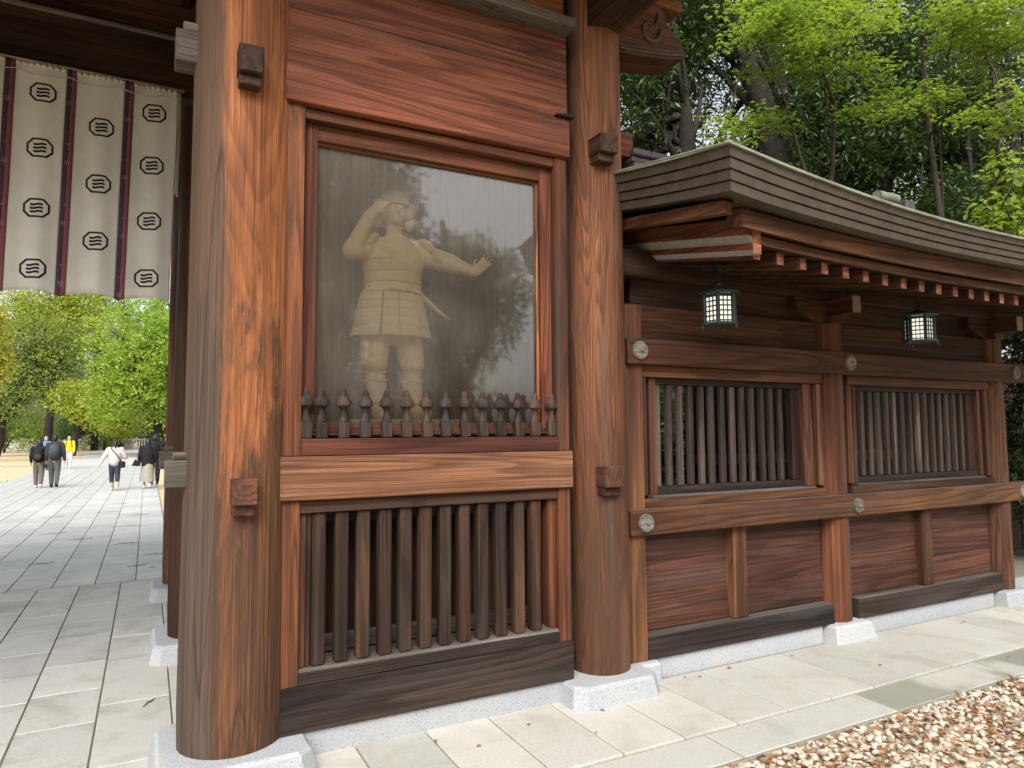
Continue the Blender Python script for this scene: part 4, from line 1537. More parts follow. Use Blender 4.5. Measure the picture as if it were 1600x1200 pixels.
# top sheet, curling down to the verge
g_ = G()
V, F = [], []
xst = [X0 - 0.014 + 0.05 * i for i in range(16)] + [X0 + 0.75 + (X1 - X0 - 0.75) * i / 30 for i in range(1, 31)]
nU = 28
for x in xst:
    u = max(0.0, min(1.0, (x - X0) / 0.42))
    ww = u * u * (3 - 2 * u)
    for j in range(nU + 1):
        y = EY - 0.014 + (2 * (YR - EY) + 0.028) * j / nU
        tt = max(0.0, 1 - abs(y - YR) / (YR - EY))
        rise = (0.235 * (1 - ww) * tt + 0.44 * ww * tt ** 1.2)
        V.append((x, y, zt(x) + 0.014 + rise))
for i in range(len(xst) - 1):
    for j in range(nU):
        a_ = i * (nU + 1) + j
        F.append((a_, a_ + nU + 1, a_ + nU + 2, a_ + 1))
g_.add(V, F)
o_ = g_.build('roof_sheet', M['patina'], wing, smooth=True)
md = o_.modifiers.new('thickness', 'SOLIDIFY')
md.thickness = 0.012
md.offset = -1
# standing seams of the copper, following the slope
sm = G()
for i in range(0, 44):
    x = X0 + 0.06 + 0.15 * i
    u = max(0.0, min(1.0, (x - X0) / 0.42))
    ww = u * u * (3 - 2 * u)
    pts = []
    for j in range(0, 13):
        y = EY + (YR - EY) * j / 12
        tt = max(0.0, 1 - abs(y - YR) / (YR - EY))
        pts.append((x, y, zt(x) + 0.016 + 0.235 * (1 - ww) * tt + 0.44 * ww * tt ** 1.2))
    sm.tube(pts, 0.005, 5)
o_ = sm.build('standing_seams', M['patina'], wing)
o_['kind'] = 'stuff'
# ridge
wp('ridge_board', M['tile'], 3.02, 6.2, 3.86, 4.24, 3.44, 3.575, e=0.006)
wp('ridge_board', M['tile'], 3.03, 6.2, 3.885, 4.215, 3.579, 3.626, e=0.006)
wp('ridge_board', M['tile'], 3.02, 6.2, 3.90, 4.20, 3.630, 3.670, e=0.006)
for k in range(20):
    x = 3.02 + 0.157 * k
    wp('ridge_tile', M['tile'], x + 0.002, x + 0.154, 3.875, 4.225, 3.672, 3.724, e=0.010)
wp('ridge_end_block', M['tile'], 6.165, 6.30, 3.90, 4.20, 3.44, 3.83, e=0.01)
rc = G()
rc.tube([(5.96, 4.05, 3.875), (6.24, 4.05, 3.875)], 0.052, 16)
rc.build('ridge_end_cap', M['patina'], wing, smooth='auto')

# eave boards, rafters, barge board
def kaya(y0, y1, dz0, dz1):
    def f(x):
        c = zk(x)
        return [(y0, c + dz0), (y1, c + dz0 + 0.03), (y1, c + dz1 + 0.03), (y0, c + dz1)]
    return f
xk = [3.266 + (9.5 - 3.266) * i / 36 for i in range(37)]
strip('eave_board', M['brnx'], kaya(2.925, 3.05, -0.072, 0.036), [3.06, 3.14] + xk)
strip('eave_board', M['brnx'], kaya(2.985, 3.12, -0.128, -0.074), xk)
RY = 3.04
raf = None
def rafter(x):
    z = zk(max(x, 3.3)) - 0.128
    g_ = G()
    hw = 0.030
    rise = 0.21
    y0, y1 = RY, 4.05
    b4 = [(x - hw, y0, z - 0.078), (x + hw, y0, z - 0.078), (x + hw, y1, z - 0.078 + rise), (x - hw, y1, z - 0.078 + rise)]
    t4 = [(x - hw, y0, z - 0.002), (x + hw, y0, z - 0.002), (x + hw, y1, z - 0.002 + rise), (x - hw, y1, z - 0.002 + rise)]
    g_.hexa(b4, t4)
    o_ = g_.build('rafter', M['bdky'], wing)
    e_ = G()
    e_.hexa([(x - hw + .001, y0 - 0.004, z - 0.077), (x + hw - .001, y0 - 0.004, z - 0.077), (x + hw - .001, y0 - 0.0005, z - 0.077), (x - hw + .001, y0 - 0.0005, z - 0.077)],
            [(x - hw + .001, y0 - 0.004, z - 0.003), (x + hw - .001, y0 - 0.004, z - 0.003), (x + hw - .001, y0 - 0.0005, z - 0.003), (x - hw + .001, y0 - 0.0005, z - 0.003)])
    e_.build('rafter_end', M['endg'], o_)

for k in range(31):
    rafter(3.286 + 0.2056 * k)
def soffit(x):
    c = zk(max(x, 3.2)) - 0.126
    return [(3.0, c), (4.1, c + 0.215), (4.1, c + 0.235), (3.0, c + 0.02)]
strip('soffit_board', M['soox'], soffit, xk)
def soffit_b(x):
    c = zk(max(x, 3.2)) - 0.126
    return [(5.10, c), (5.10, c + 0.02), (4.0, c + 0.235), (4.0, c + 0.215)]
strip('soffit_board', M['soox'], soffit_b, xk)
# barge board at the left end: dark board with two grey chamfers, rising with the verge
def barge(name, mat, x0, x1, z0a, z1a, y0=2.985, y1=4.20, rise=0.235):
    g_ = G()
    g_.hexa([(x0, y0, z0a), (x1, y0, z0a), (x1, y1, z0a + rise), (x0, y1, z0a + rise)],
            [(x0, y0, z1a), (x1, y0, z1a), (x1, y1, z1a + rise), (x0, y1, z1a + rise)])
    return g_.build(name, mat, wing)
def barge_wedge(name, mat, xt, xb_, x1, z0a, z1a, y0=2.985, y1=4.20, rise=0.235):
    g_ = G()
    g_.hexa([(xb_, y0, z0a), (x1, y0, z0a), (x1, y1, z0a + rise), (xb_, y1, z0a + rise)],
            [(xt, y0, z1a), (x1, y0, z1a), (x1, y1, z1a + rise), (xt, y1, z1a + rise)])
    return g_.build(name, mat, wing)
barge('barge_board', M['redy'], 3.145, 3.262, 2.872, 2.975)
barge_wedge('barge_chamfer', M['whitewash'], 3.147, 3.205, 3.262, 2.828, 2.8715)
barge('barge_board', M['redy'], 3.206, 3.262, 2.788, 2.8275)
barge_wedge('barge_chamfer', M['whitewash'], 3.207, 3.245, 3.262, 2.760, 2.7875)
g_ = G().box(3.197, 3.264, 2.976, 2.984, 2.762, 3.01, 0.002)
g_.build('barge_end', M['endg'], wing)
barge('verge_soffit_board', M['redy'], 2.93, 3.194, 3.02, 3.04, 2.95, 4.20, 0.205)
barge('verge_fillet', M['brny'], 2.93, 3.0, 2.965, 3.019, 2.95, 4.20, 0.205)

# ------------------------------------------------------------------ LANTERNS
def lantern(cx, cy, zc, label, rotz):
    L = thing('hanging_lantern', label, 'lantern', (cx, cy, zc - 0.15), 'hexagonal bronze lanterns hanging under the wing eave')
    def hexp(r_, a0=rotz):
        return [(cx + r_ * math.cos(a0 + i * math.pi / 3), cy + r_ * math.sin(a0 + i * math.pi / 3)) for i in range(6)]
    zb_, zt_ = zc - 0.108, zc + 0.088
    G().frustum(hexp(0.142), zt_, hexp(0.152), zt_ + 0.008).frustum(hexp(0.150), zt_ + 0.008, hexp(0.028), zt_ + 0.052).build('cap', M['iron'], L)
    kb = G()
    kb.lathe([(0.018, zt_ + 0.053), (0.024, zt_ + 0.062), (0.022, zt_ + 0.075), (0.010, zt_ + 0.084)], (cx, cy, 0), 12)
    kb.build('finial', M['iron'], L, smooth='auto')
    G().frustum(hexp(0.130), zb_ - 0.016, hexp(0.134), zb_ - 0.002).build('base_plate', M['iron'], L)
    H = hexp(0.108)
    Hi = hexp(0.098)
    for i in range(6):
        x, y = H[i]
        pg_ = G()
        pg_.box(x - 0.009, x + 0.009, y - 0.009, y + 0.009, zb_ - 0.001, zt_ - 0.001, 0.003)
        pg_.build('corner_post', M['iron'], L)
        a_, b_ = Vector((*H[i], 0)), Vector((*H[(i + 1) % 6], 0))
        ai, bi = Vector((*Hi[i], 0)), Vector((*Hi[(i + 1) % 6], 0))
        n_ = ((a_ + b_) / 2 - Vector((cx, cy, 0))).normalized()
        q = G()
        q.add([(ai.x, ai.y, zb_), (bi.x, bi.y, zb_), (bi.x, bi.y, zt_), (ai.x, ai.y, zt_)], [(0, 1, 2, 3)])
        pn = q.build('paper_pane', M['paper'], L)
        lt = G()
        d_ = (b_ - a_)
        def bar(u0, u1, z0, z1):
            p, r_ = a_ + d_ * u0, a_ + d_ * u1
            o2 = n_ * 0.003
            i2 = n_ * -0.006
            lt.hexa([(p + o2)[:2] + (z0,), (r_ + o2)[:2] + (z0,), (r_ + i2)[:2] + (z0,), (p + i2)[:2] + (z0,)],
                    [(p + o2)[:2] + (z1,), (r_ + o2)[:2] + (z1,), (r_ + i2)[:2] + (z1,), (p + i2)[:2] + (z1,)])
        door = i % 3 == 1
        us = (0.10, 0.35, 0.62, 0.88)
        for u in us:
            bar(u - 0.022, u + 0.022, zb_, zt_ - 0.002)
        if door:
            bar(0.36, 0.61, zb_ + 0.004, zt_ - 0.006)
        for j in range(6):
            z = zb_ + 0.006 + j * (zt_ - zb_ - 0.03) / 5
            bar(0.05, 0.95, z, z + 0.008)
        bar(0.05, 0.95, zt_ - 0.026, zt_ - 0.003)
        lt.build('lattice_grille', M['iron'], L)
        if i % 2 == 0:
            x, y = hexp(0.112)[i]
            dx, dy = (x - cx) / 0.112, (y - cy) / 0.112
            ft = G()
            ft.tube([(x, y, zb_ - 0.015), (x + dx * 0.012, y + dy * 0.012, zb_ - 0.030), (x + dx * 0.018, y + dy * 0.018, zb_ - 0.048)], [0.011, 0.008, 0.006], 7)
            ft.build('foot', M['iron'], L, smooth=True)
    ch = G()
    top = 2.800
    z = zt_ + 0.082
    k = 0
    while z < top - 0.03:
        lk = []
        for i in range(13):
            a_ = 2 * math.pi * i / 12
            u, v = 0.012 * math.cos(a_), 0.017 * math.sin(a_)
            lk.append((cx + (u if k % 2 else 0), cy + (0 if k % 2 else u), z + 0.012 + v))
        ch.tube(lk, 0.0032, 6, cap=False)
        z += 0.024
        k += 1
    ch.build('chain', M['black'], L, smooth=True)
    G().box(cx - 0.035, cx + 0.035, cy - 0.03, cy + 0.03, top - 0.022, top + 0.028, 0.004).build('hanging_block', M['black'], L)

lantern(3.415, 3.49, 2.535, 'bronze lantern hanging under the eave near the right gate column', R(10 + 30))
lantern(5.57, 3.47, 2.535, 'bronze lantern hanging under the eave to the right of the wing middle post', R(58))

# rail and bank of the inner precinct seen through the bars
ir = thing('inner_rail', 'low grey wooden rail behind the bars of the nearer wing window', 'rail', (4.6, 5.35, 0))
G().box(3.2, 8.0, 5.32, 5.38, 1.36, 1.47, 0.005).build('rail', M['gryx'], ir)
for x in (3.4, 5.0, 6.6, 7.9):
    G().box(x, x + 0.09, 5.30, 5.40, -0.05, 1.355, 0.005).build('post', M['gryz'], ir)

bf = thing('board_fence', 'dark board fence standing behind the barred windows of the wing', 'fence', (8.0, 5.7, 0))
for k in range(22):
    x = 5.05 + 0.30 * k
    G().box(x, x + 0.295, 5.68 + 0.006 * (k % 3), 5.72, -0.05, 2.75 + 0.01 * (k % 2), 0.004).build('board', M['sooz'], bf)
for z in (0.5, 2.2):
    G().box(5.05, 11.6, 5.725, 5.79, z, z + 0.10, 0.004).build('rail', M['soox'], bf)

# ------------------------------------------------------------------ TREES
def unit(r, n):
    v = r.normal(0, 1, (n, 3))
    return v / np.linalg.norm(v, axis=1, keepdims=True)

def crown_pts(r, n, c, rad, lump=0.28, power=0.45):
    d = unit(r, n)
    k = unit(r, 7) * 2.6
    ph = r.uniform(0, 6.28, 7)
    lum = 1 + lump * np.sin(d @ k.T + ph).mean(1) * 2.4
    rr = r.uniform(0, 1, n) ** power
    return np.array(c) + d * (rr * lum)[:, None] * np.array(rad)

def whorl_leaves(r, tips, m, L, W, spread, droop=-0.25, flat=1.0):
    n = len(tips)
    P = np.repeat(tips, m, 0)
    D = r.normal(0, 1, (n * m, 3)) * np.array([1, 1, 0.55 * flat])
    D[:, 2] += droop
    P = P + D * spread * r.uniform(0.15, 1.0, (n * m, 1))
    Nn = r.normal(0, 0.45, (n * m, 3)) + np.array([0, 0, 1.0])
    return leaf_quads(P, D, Nn, r.uniform(0.7, 1.2, n * m) * L, r.uniform(0.75, 1.2, n * m) * W)

def curved(p0, p1, r0, r1, rr, n=6, sag=0.12):
    p0, p1 = np.array(p0, float), np.array(p1, float)
    L = np.linalg.norm(p1 - p0)
    a_ = np.array([rr.uniform(-1, 1), rr.uniform(-1, 1), rr.uniform(-0.3, 1)]) * sag * L
    pts, rad = [], []
    for i in range(n + 1):
        u = i / n
        pts.append(tuple(p0 + (p1 - p0) * u + a_ * math.sin(math.pi * u) + np.array([rr.uniform(-1, 1) for _ in range(3)]) * 0.012 * L * (0 < i < n)))
        rad.append(r0 + (r1 - r0) * u)
    return pts, rad

def tree(name, label, cat, base, trunks, crowns, leaf, bark, seed, group=None, m=9, L=0.13, W=0.045, spread=0.10, droop=-0.25, lump=0.28,
         limbs=16, kind='whorl', flat=1.0, power=0.45):
    """trunks: lists of (x,y,z,r); crowns: (centre, radii, clusters)"""
    t_ = thing(name, label, cat, base, group)
    r = np.random.default_rng(seed)
    rr = random.Random(seed)
    tk = G()
    ends = []
    for tr in trunks:
        pts = [p[:3] for p in tr]
        # resample with a little sway
        P2, R2 = [], []
        for (a_, b_) in zip(tr[:-1], tr[1:]):
            for i in range(4):
                u = i / 4
                q = [a_[k] + (b_[k] - a_[k]) * u for k in range(4)]
                sway = 0.25 * q[3]
                P2.append((q[0] + rr.uniform(-1, 1) * sway, q[1] + rr.uniform(-1, 1) * sway, q[2]))
                R2.append(q[3] * rr.uniform(0.95, 1.06))
        P2.append(tr[-1][:3])
        R2.append(tr[-1][3])
        tk.tube(P2, R2, 12)
        ends.append((P2, R2))
    tk.build('trunk', bark, t_, smooth=True)
    allV, allF, off = [], [], 0
    bg_ = G()
    for (c, rad, n) in crowns:
        tips = crown_pts(r, n, c, rad, lump, power)
        tips = tips[tips[:, 2] > 0.25]
        V, F = whorl_leaves(r, tips, m, L, W, spread, droop, flat)
        allV.append(V)
        allF.append(F + off)
        off += len(V)
        pick = tips[r.choice(len(tips), min(limbs, len(tips)), replace=False)]
        for q in pick:
            P2, R2 = ends[rr.randrange(len(ends))]
            k = rr.randrange(len(P2) // 2, len(P2))
            pts, rad2 = curved(P2[k], q, max(R2[k] * 0.45, 0.01), 0.006, rr)
            bg_.tube(pts, rad2, 6)
    if bg_.v:
        bg_.build('branches', bark, t_, smooth=True)
    tri_mesh('crown', np.concatenate(allV), np.concatenate(allF), leaf, t_)
    return t_

def layered(name, label, cat, base, trunk, sprays, leaf, bark, seed, group=None, L=0.072):
    """maple: flat sprays of small star leaves on thin branches; sprays: (centre, half length, half width, leaves)"""
    t_ = thing(name, label, cat, base, group)
    r = np.random.default_rng(seed)
    rr = random.Random(seed)
    tk = G()
    tk.tube([p[:3] for p in trunk], [p[3] for p in trunk], 9)
    tk.build('trunk', bark, t_, smooth=True)
    bg_ = G()
    allV, allF, off = [], [], 0
    for (c, hl, hw, n) in sprays:
        k = rr.randrange(1, len(trunk))
        pts, rad2 = curved(trunk[k][:3], c, max(trunk[k][3] * 0.5, 0.012), 0.006, rr, 8, 0.14)
        bg_.tube(pts, rad2, 6)
        ang = r.uniform(0, 6.28)
        ca, sa = math.cos(ang), math.sin(ang)
        n = int(n * 0.62)
        sub = max(5, n // 30)
        cen = np.stack([r.normal(0, 0.45, sub) * hl, r.normal(0, 0.45, sub) * hw, r.normal(0, 0.085, sub)], 1)
        cen[:, 2] -= 0.16 * (cen[:, 0] / hl) ** 2
        idx = r.integers(0, sub, n)
        Pl = cen[idx] + r.normal(0, 1, (n, 3)) * np.array([0.15, 0.15, 0.022])
        Pw = np.stack([Pl[:, 0] * ca - Pl[:, 1] * sa, Pl[:, 0] * sa + Pl[:, 1] * ca, Pl[:, 2]], 1) + np.array(c)
        for q in cen[:6]:
            qw = (q[0] * ca - q[1] * sa + c[0], q[0] * sa + q[1] * ca + c[1], q[2] + c[2])
            bg_.tube([c, ((c[0] + qw[0]) / 2, (c[1] + qw[1]) / 2, (c[2] + qw[2]) / 2 + 0.03), qw], [0.006, 0.004, 0.003], 5)
        d0 = r.uniform(0, 6.28, n)
        Nn = r.normal(0, 0.22, (n, 3)) + np.array([0, 0, 1.0])
        for da in (-0.85, 0.0, 0.85):
            D = np.stack([np.cos(d0 + da), np.sin(d0 + da), r.uniform(-0.35, 0.02, n)], 1)
            V, F = leaf_quads(Pw, D, Nn, r.uniform(0.8, 1.2, n) * L * (1.0 if da == 0 else 0.85), np.full(n, L * 0.34), 0.08)
            allV.append(V)
            allF.append(F + off)
            off += len(V)
    bg_.build('branches', bark, t_, smooth=True)
    tri_mesh('crown', np.concatenate(allV), np.concatenate(allF), leaf, t_)
    return t_

EV = 'dark evergreens crowding behind the wing roof'
tree('evergreen_tree', 'dark glossy evergreen with a leaning forked trunk behind the roof corner', 'tree', (9.7, 8.3, 0),
     [[(9.75, 8.3, -0.1, 0.36), (9.68, 8.25, 4.0, 0.30), (9.60, 8.25, 5.5, 0.28), (9.30, 8.3, 7.0, 0.22), (8.70, 8.5, 8.8, 0.15), (8.3, 8.7, 10.2, 0.07)],
      [(9.66, 8.25, 4.6, 0.24), (9.80, 8.15, 6.4, 0.21), (9.62, 8.3, 7.6, 0.17), (9.3, 8.5, 9.6, 0.08)],
      [(9.62, 8.25, 5.2, 0.15), (10.0, 8.3, 6.6, 0.12), (10.25, 8.3, 8.9, 0.07)]],
     [((8.7, 9.2, 9.2), (2.4, 1.8, 1.7), 1700), ((10.5, 8.5, 6.2), (1.2, 1.1, 1.3), 700), ((9.3, 9.2, 4.7), (1.6, 1.0, 0.85), 520)],
     M['lf_dark'], M['bark'], 101, EV, limbs=12)
tree('evergreen_tree', 'dark evergreen filling the space above the carved beam end by the column', 'tree', (7.3, 8.9, 0),
     [[(7.4, 9.0, -0.1, 0.22), (7.55, 8.6, 4.0, 0.17), (7.55, 8.3, 6.2, 0.13), (7.35, 8.4, 8.4, 0.08)]],
     [((6.4, 8.9, 7.7), (1.35, 1.2, 1.5), 1050), ((7.1, 9.3, 5.7), (1.6, 1.0, 0.9), 560), ((7.5, 8.9, 8.8), (1.2, 1.1, 1.1), 620)],
     M['lf_dark'], M['bark'], 102, EV, limbs=14)
tree('evergreen_tree', 'broad dark evergreen with drooping leaves over the middle of the wing roof', 'tree', (11.2, 7.8, 0),
     [[(11.1, 7.9, -0.1, 0.24), (11.0, 7.8, 3.5, 0.20), (10.9, 7.9, 6.0, 0.14), (10.7, 7.9, 8.2, 0.07)],
      [(11.0, 7.85, 4.2, 0.15), (11.5, 7.5, 6.5, 0.10), (11.9, 7.3, 8.6, 0.05)]],
     [((10.7, 7.8, 6.9), (1.35, 1.1, 1.3), 1350), ((11.2, 7.6, 5.0), (1.7, 1.0, 0.85), 850), ((11.7, 7.9, 8.7), (1.7, 1.1, 1.2), 900)],
     M['lf_dark'], M['bark'], 103, EV, limbs=14)
tree('evergreen_tree', 'dark evergreen with a thick shaded trunk above the far end of the wing', 'tree', (12.6, 7.0, 0),
     [[(12.6, 7.0, -0.1, 0.34), (12.6, 7.0, 3.5, 0.28), (12.7, 6.9, 6.5, 0.22), (12.9, 6.8, 9.5, 0.12)]],
     [((12.2, 7.2, 7.2), (1.45, 1.3, 1.6), 1450), ((12.2, 6.6, 5.0), (1.5, 1.0, 1.0), 950), ((13.8, 7.0, 7.9), (1.6, 1.3, 1.9), 1350), ((13.2, 6.3, 5.0), (1.3, 1.0, 1.2), 850)],
     M['lf_dark'], M['bark'], 104, EV, limbs=14)
tree('evergreen_shrub', 'dark evergreen shrub beyond the right end of the wing', 'shrub', (10.4, 4.9, 0),
     [[(10.4, 4.9, -0.1, 0.09), (10.4, 4.9, 1.0, 0.07), (10.3, 4.8, 2.6, 0.04)]],
     [((10.4, 4.8, 1.4), (1.0, 0.7, 1.4), 620), ((10.2, 4.7, 2.9), (0.9, 0.7, 0.9), 420)], M['lf_dark'], M['bark'], 105, None, limbs=10)
DR = ('tall shaded evergreen in the second row left of the forked trunk', 'tall shaded evergreen in the second row behind the middle of the wing', 'tall shaded evergreen in the second row at the right edge')
for i, (x, y) in enumerate([(10.2, 12.6), (14.0, 11.2), (17.6, 9.6)]):
    tree('evergreen_tree', DR[i], 'tree', (x, y, 0),
         [[(x, y, -0.1, 0.26), (x + 0.2, y, 4.0, 0.22), (x - 0.1, y, 8.0, 0.15), (x, y, 12, 0.07)]],
         [((x, y, 9.0), (2.3, 1.3, 2.6), (330, 560, 560)[i]), ((x + 0.4, y, 5.2), (1.9, 1.0, 1.2), (110, 220, 260)[i]), ((x, y, 12.5), (2.4, 1.5, 1.6), 420)], M['lf_dark'], M['bark'], 120 + i, EV, L=0.16, W=0.06, spread=0.13, limbs=14)
tree('evergreen_hedge', 'dark undergrowth in the shade behind the wing', 'shrub', (10.0, 11.0, 0),
     [[(10.0, 11.0, -0.1, 0.08), (10.0, 11.0, 1.6, 0.05)]],
     [((8.0, 12.0, 1.6), (2.6, 0.9, 1.9), 600), ((12.5, 11.0, 1.6), (3.0, 0.9, 1.9), 700), ((17.0, 10.0, 1.6), (3.0, 0.9, 2.0), 600), ((5.0, 13.0, 1.5), (1.9, 0.9, 1.9), 400)], M['lf_dark'], M['bark'], 130, None, L=0.2, W=0.09, spread=0.18, limbs=12)
tree('evergreen_shrub', 'dark bush seen in shade through the bars of the nearer wing window', 'shrub', (5.2, 7.0, 0),
     [[(5.2, 7.0, -0.1, 0.06), (5.2, 7.0, 1.6, 0.04)]],
     [((4.8, 7.0, 1.5), (1.6, 0.7, 1.5), 650), ((8.2, 7.0, 1.6), (2.0, 0.7, 1.5), 650)], M['lf_dark'], M['bark'], 106, None, limbs=10)
# thin pale stem with maple foliage in front of the evergreens
layered('maple_tree', 'bright green maple with flat sprays of foliage above the roof corner', 'tree', (8.7, 7.0, 0),
        [(8.7, 7.0, -0.1, 0.07), (8.75, 7.0, 3.5, 0.05), (9.05, 6.85, 5.6, 0.036), (8.7, 6.5, 6.4, 0.028), (8.1, 6.3, 6.9, 0.02), (7.4, 6.4, 7.2, 0.014)],
        [((7.15, 6.55, 7.05), 0.75, 0.50, 800), ((7.55, 6.35, 7.25), 0.8, 0.5, 900), ((7.95, 6.2, 7.00), 0.85, 0.55, 1000), ((7.7, 6.3, 6.75), 0.7, 0.45, 650),
         ((8.25, 6.1, 7.30), 0.8, 0.5, 900), ((8.5, 6.0, 6.62), 0.55, 0.35, 350), ((7.35, 7.1, 6.05), 0.6, 0.35, 420),
         ((7.75, 6.95, 6.15), 0.55, 0.3, 380), ((9.15, 5.6, 6.30), 0.85, 0.4, 650), ((8.8, 5.85, 6.12), 0.6, 0.3, 380),
         ((6.95, 6.9, 5.75), 0.45, 0.3, 260), ((7.6, 6.4, 7.65), 0.9, 0.6, 800), ((8.3, 6.0, 7.7), 0.9, 0.6, 800)],
        M['lf_maple'], M['bark2'], 201)
layered('maple_tree', 'yellow green maple reaching in at the top right corner', 'tree', (10.6, 5.9, 0),
        [(10.6, 5.9, -0.1, 0.06), (10.4, 6.0, 4.0, 0.045), (10.2, 6.05, 6.0, 0.038), (10.18, 6.1, 7.6, 0.03), (9.9, 5.3, 7.4, 0.015)],
        [((9.55, 4.80, 7.00), 0.8, 0.5, 900), ((9.95, 4.55, 6.85), 0.8, 0.5, 900), ((9.25, 5.05, 7.15), 0.7, 0.45, 700), ((9.75, 4.75, 6.62), 0.6, 0.4, 500),
         ((9.15, 4.50, 5.72), 0.55, 0.3, 420), ((9.45, 4.35, 5.60), 0.55, 0.3, 380), ((10.3, 4.3, 7.3), 0.8, 0.5, 700), ((9.7, 4.8, 7.6), 0.9, 0.6, 800),
         ((9.9, 4.3, 6.2), 0.5, 0.3, 300)],
        M['lf_maple'], M['bark2'], 202)
tree('young_tree', 'young tree with large fresh green leaves above the right end of the roof', 'tree', (9.3, 4.9, 0),
     [[(9.4, 5.1, -0.1, 0.05), (9.2, 4.9, 2.8, 0.04), (8.9, 4.6, 4.2, 0.025), (8.6, 4.3, 5.0, 0.012)]],
     [((8.72, 4.32, 4.62), (0.35, 0.30, 0.30), 45), ((8.62, 4.38, 4.10), (0.36, 0.3, 0.32), 62), ((8.95, 4.25, 4.30), (0.35, 0.3, 0.5), 65)],
     M['lf_maple'], M['bark2'], 203, None, m=6, L=0.10, W=0.06, spread=0.08, limbs=18)
# bright woods further behind, showing through the gaps
BW = 'sunlit trees far behind the wing'
for i, (x, y, z, rx, ry, rz, n) in enumerate([(14.0, 19.0, 8.5, 3.6, 2.0, 3.4, 620), (20.0, 18.0, 9.0, 4.0, 2.0, 3.8, 700), (26.0, 15.0, 9.0, 4.2, 2.2, 4.2, 700), (11.0, 24.0, 9.0, 4.0, 2.0, 4.0, 600)]):
    tree('sunlit_tree', 'sunlit green tree glimpsed through gaps between the dark evergreens', 'tree', (x, y, 0),
         [[(x, y, -0.1, 0.25), (x + 0.3, y, 5.0, 0.18), (x - 0.2, y, 9.5, 0.07)]],
         [((x, y, z), (rx, ry, rz), n), ((x, y, 3.0), (rx, ry, 1.6), n // 3)], M['lf_far'], M['bark'], 300 + i, BW, m=9, L=0.20, W=0.10, spread=0.28, limbs=14, power=0.6)
for i, (x0, y0, x1, z1, r_) in enumerate([(8.9, 11.0, 9.1, 10, 0.07), (13.4, 11.0, 13.0, 10, 0.08), (10.9, 12.5, 11.3, 10.5, 0.06)]):
    t_ = thing('thin_tree', ('slim dark trunk in the gap left of the forked tree', 'slim dark trunk in the gap right of the forked tree', 'slim dark trunk showing between the forked trunks')[i], 'tree', (x0, y0, 0))
    G().tube([(x0, y0, -0.1), ((x0 + x1) / 2 + 0.2, y0, z1 / 2), (x1, y0, z1)], [r_, r_ * 0.8, r_ * 0.45], 9).build('trunk', M['bark'], t_, smooth=True)
    r = np.random.default_rng(400 + i)
    V, F = whorl_leaves(r, crown_pts(r, 130, (x1, y0, z1 - 1.0), (1.5, 1.2, 2.2)), 9, 0.13, 0.045, 0.10)
    tri_mesh('crown', V, F, M['lf_dark'], t_)

# court beyond the gate
tree('camphor_tree', 'large fresh green tree with a rounded crown beside the far path', 'tree', (0.6, 64, 0),
     [[(0.9, 64, -0.1, 0.55), (0.6, 64, 2.4, 0.45), (-0.6, 64, 5.0, 0.30), (-1.2, 64, 8.0, 0.14)], [(0.6, 64, 2.2, 0.35), (1.6, 64, 4.5, 0.22), (2.2, 64, 8.0, 0.1)]],
     [((0.5, 64, 8.4), (4.8, 4.0, 5.0), 1900), ((-1.6, 62.5, 5.2), (3.0, 2.5, 2.3), 620), ((2.8, 63, 6.4), (3.4, 3.0, 4.4), 700)],
     M['lf_camphor'], M['bark'], 501, None, m=10, L=0.27, W=0.17, spread=0.32, lump=0.34, limbs=26)
tree('maple_tree', 'low yellow green maple in front of the far stone wall', 'tree', (-4.0, 72, 0),
     [[(-5.8, 72, -0.1, 0.28), (-5.6, 72, 1.6, 0.22), (-5.0, 72, 3.4, 0.12)], [(-5.6, 72, 1.4, 0.16), (-3.8, 72, 3.0, 0.08)]],
     [((-3.4, 71.5, 3.3), (2.6, 2.0, 1.35), 520), ((-2.2, 70.5, 2.6), (1.8, 1.6, 0.9), 300), ((-5.2, 72, 5.0), (2.4, 2.0, 1.5), 380)],
     M['lf_yellow'], M['bark'], 502, None, m=10, L=0.25, W=0.17, spread=0.32, limbs=18)
tree('zelkova_tree', 'spreading dark green tree left of the far path with bare lower boughs', 'tree', (-12.0, 74, 0),
     [[(-11.6, 74, -0.1, 0.5), (-11.2, 74, 3.0, 0.40), (-9.0, 74, 6.0, 0.24), (-6.6, 74, 9.0, 0.1)], [(-11.2, 74, 2.8, 0.3), (-12.6, 74, 6.5, 0.2), (-13.0, 74, 10, 0.08)]],
     [((-8.4, 74, 9.2), (4.2, 2.6, 4.0), 1000), ((-11.5, 74, 5.2), (3.8, 2.5, 2.4), 560)], M['lf_olive'], M['bark'], 503, None, m=9, L=0.26, W=0.16, spread=0.34, limbs=40)
tree('maple_tree', 'yellow topped tree high behind the curtain at the left', 'tree', (-9.0, 84, 0),
     [[(-9.0, 84, -0.1, 0.45), (-8.8, 84, 5.0, 0.32), (-8.4, 84, 11.0, 0.12)]],
     [((-8.6, 82, 14.6), (4.9, 3.0, 4.0), 1250), ((-13.0, 83, 12.0), (3.6, 3.0, 4.0), 600)], M['lf_yellow'], M['bark'], 504, None, m=9, L=0.30, W=0.19, spread=0.4, limbs=24)
tree('golden_tree', 'golden leaved tree at the left edge by the sandy ground', 'tree', (-10.4, 58, 0),
     [[(-10.4, 58, -0.1, 0.35), (-10.2, 58, 4.0, 0.25), (-9.9, 58, 9.0, 0.1)]],
     [((-10.4, 58, 9.2), (2.4, 2.0, 3.4), 760), ((-9.4, 57.5, 6.4), (1.5, 1.3, 1.5), 260)], M['lf_gold'], M['bark'], 505, None, m=9, L=0.22, W=0.14, spread=0.3, limbs=20)
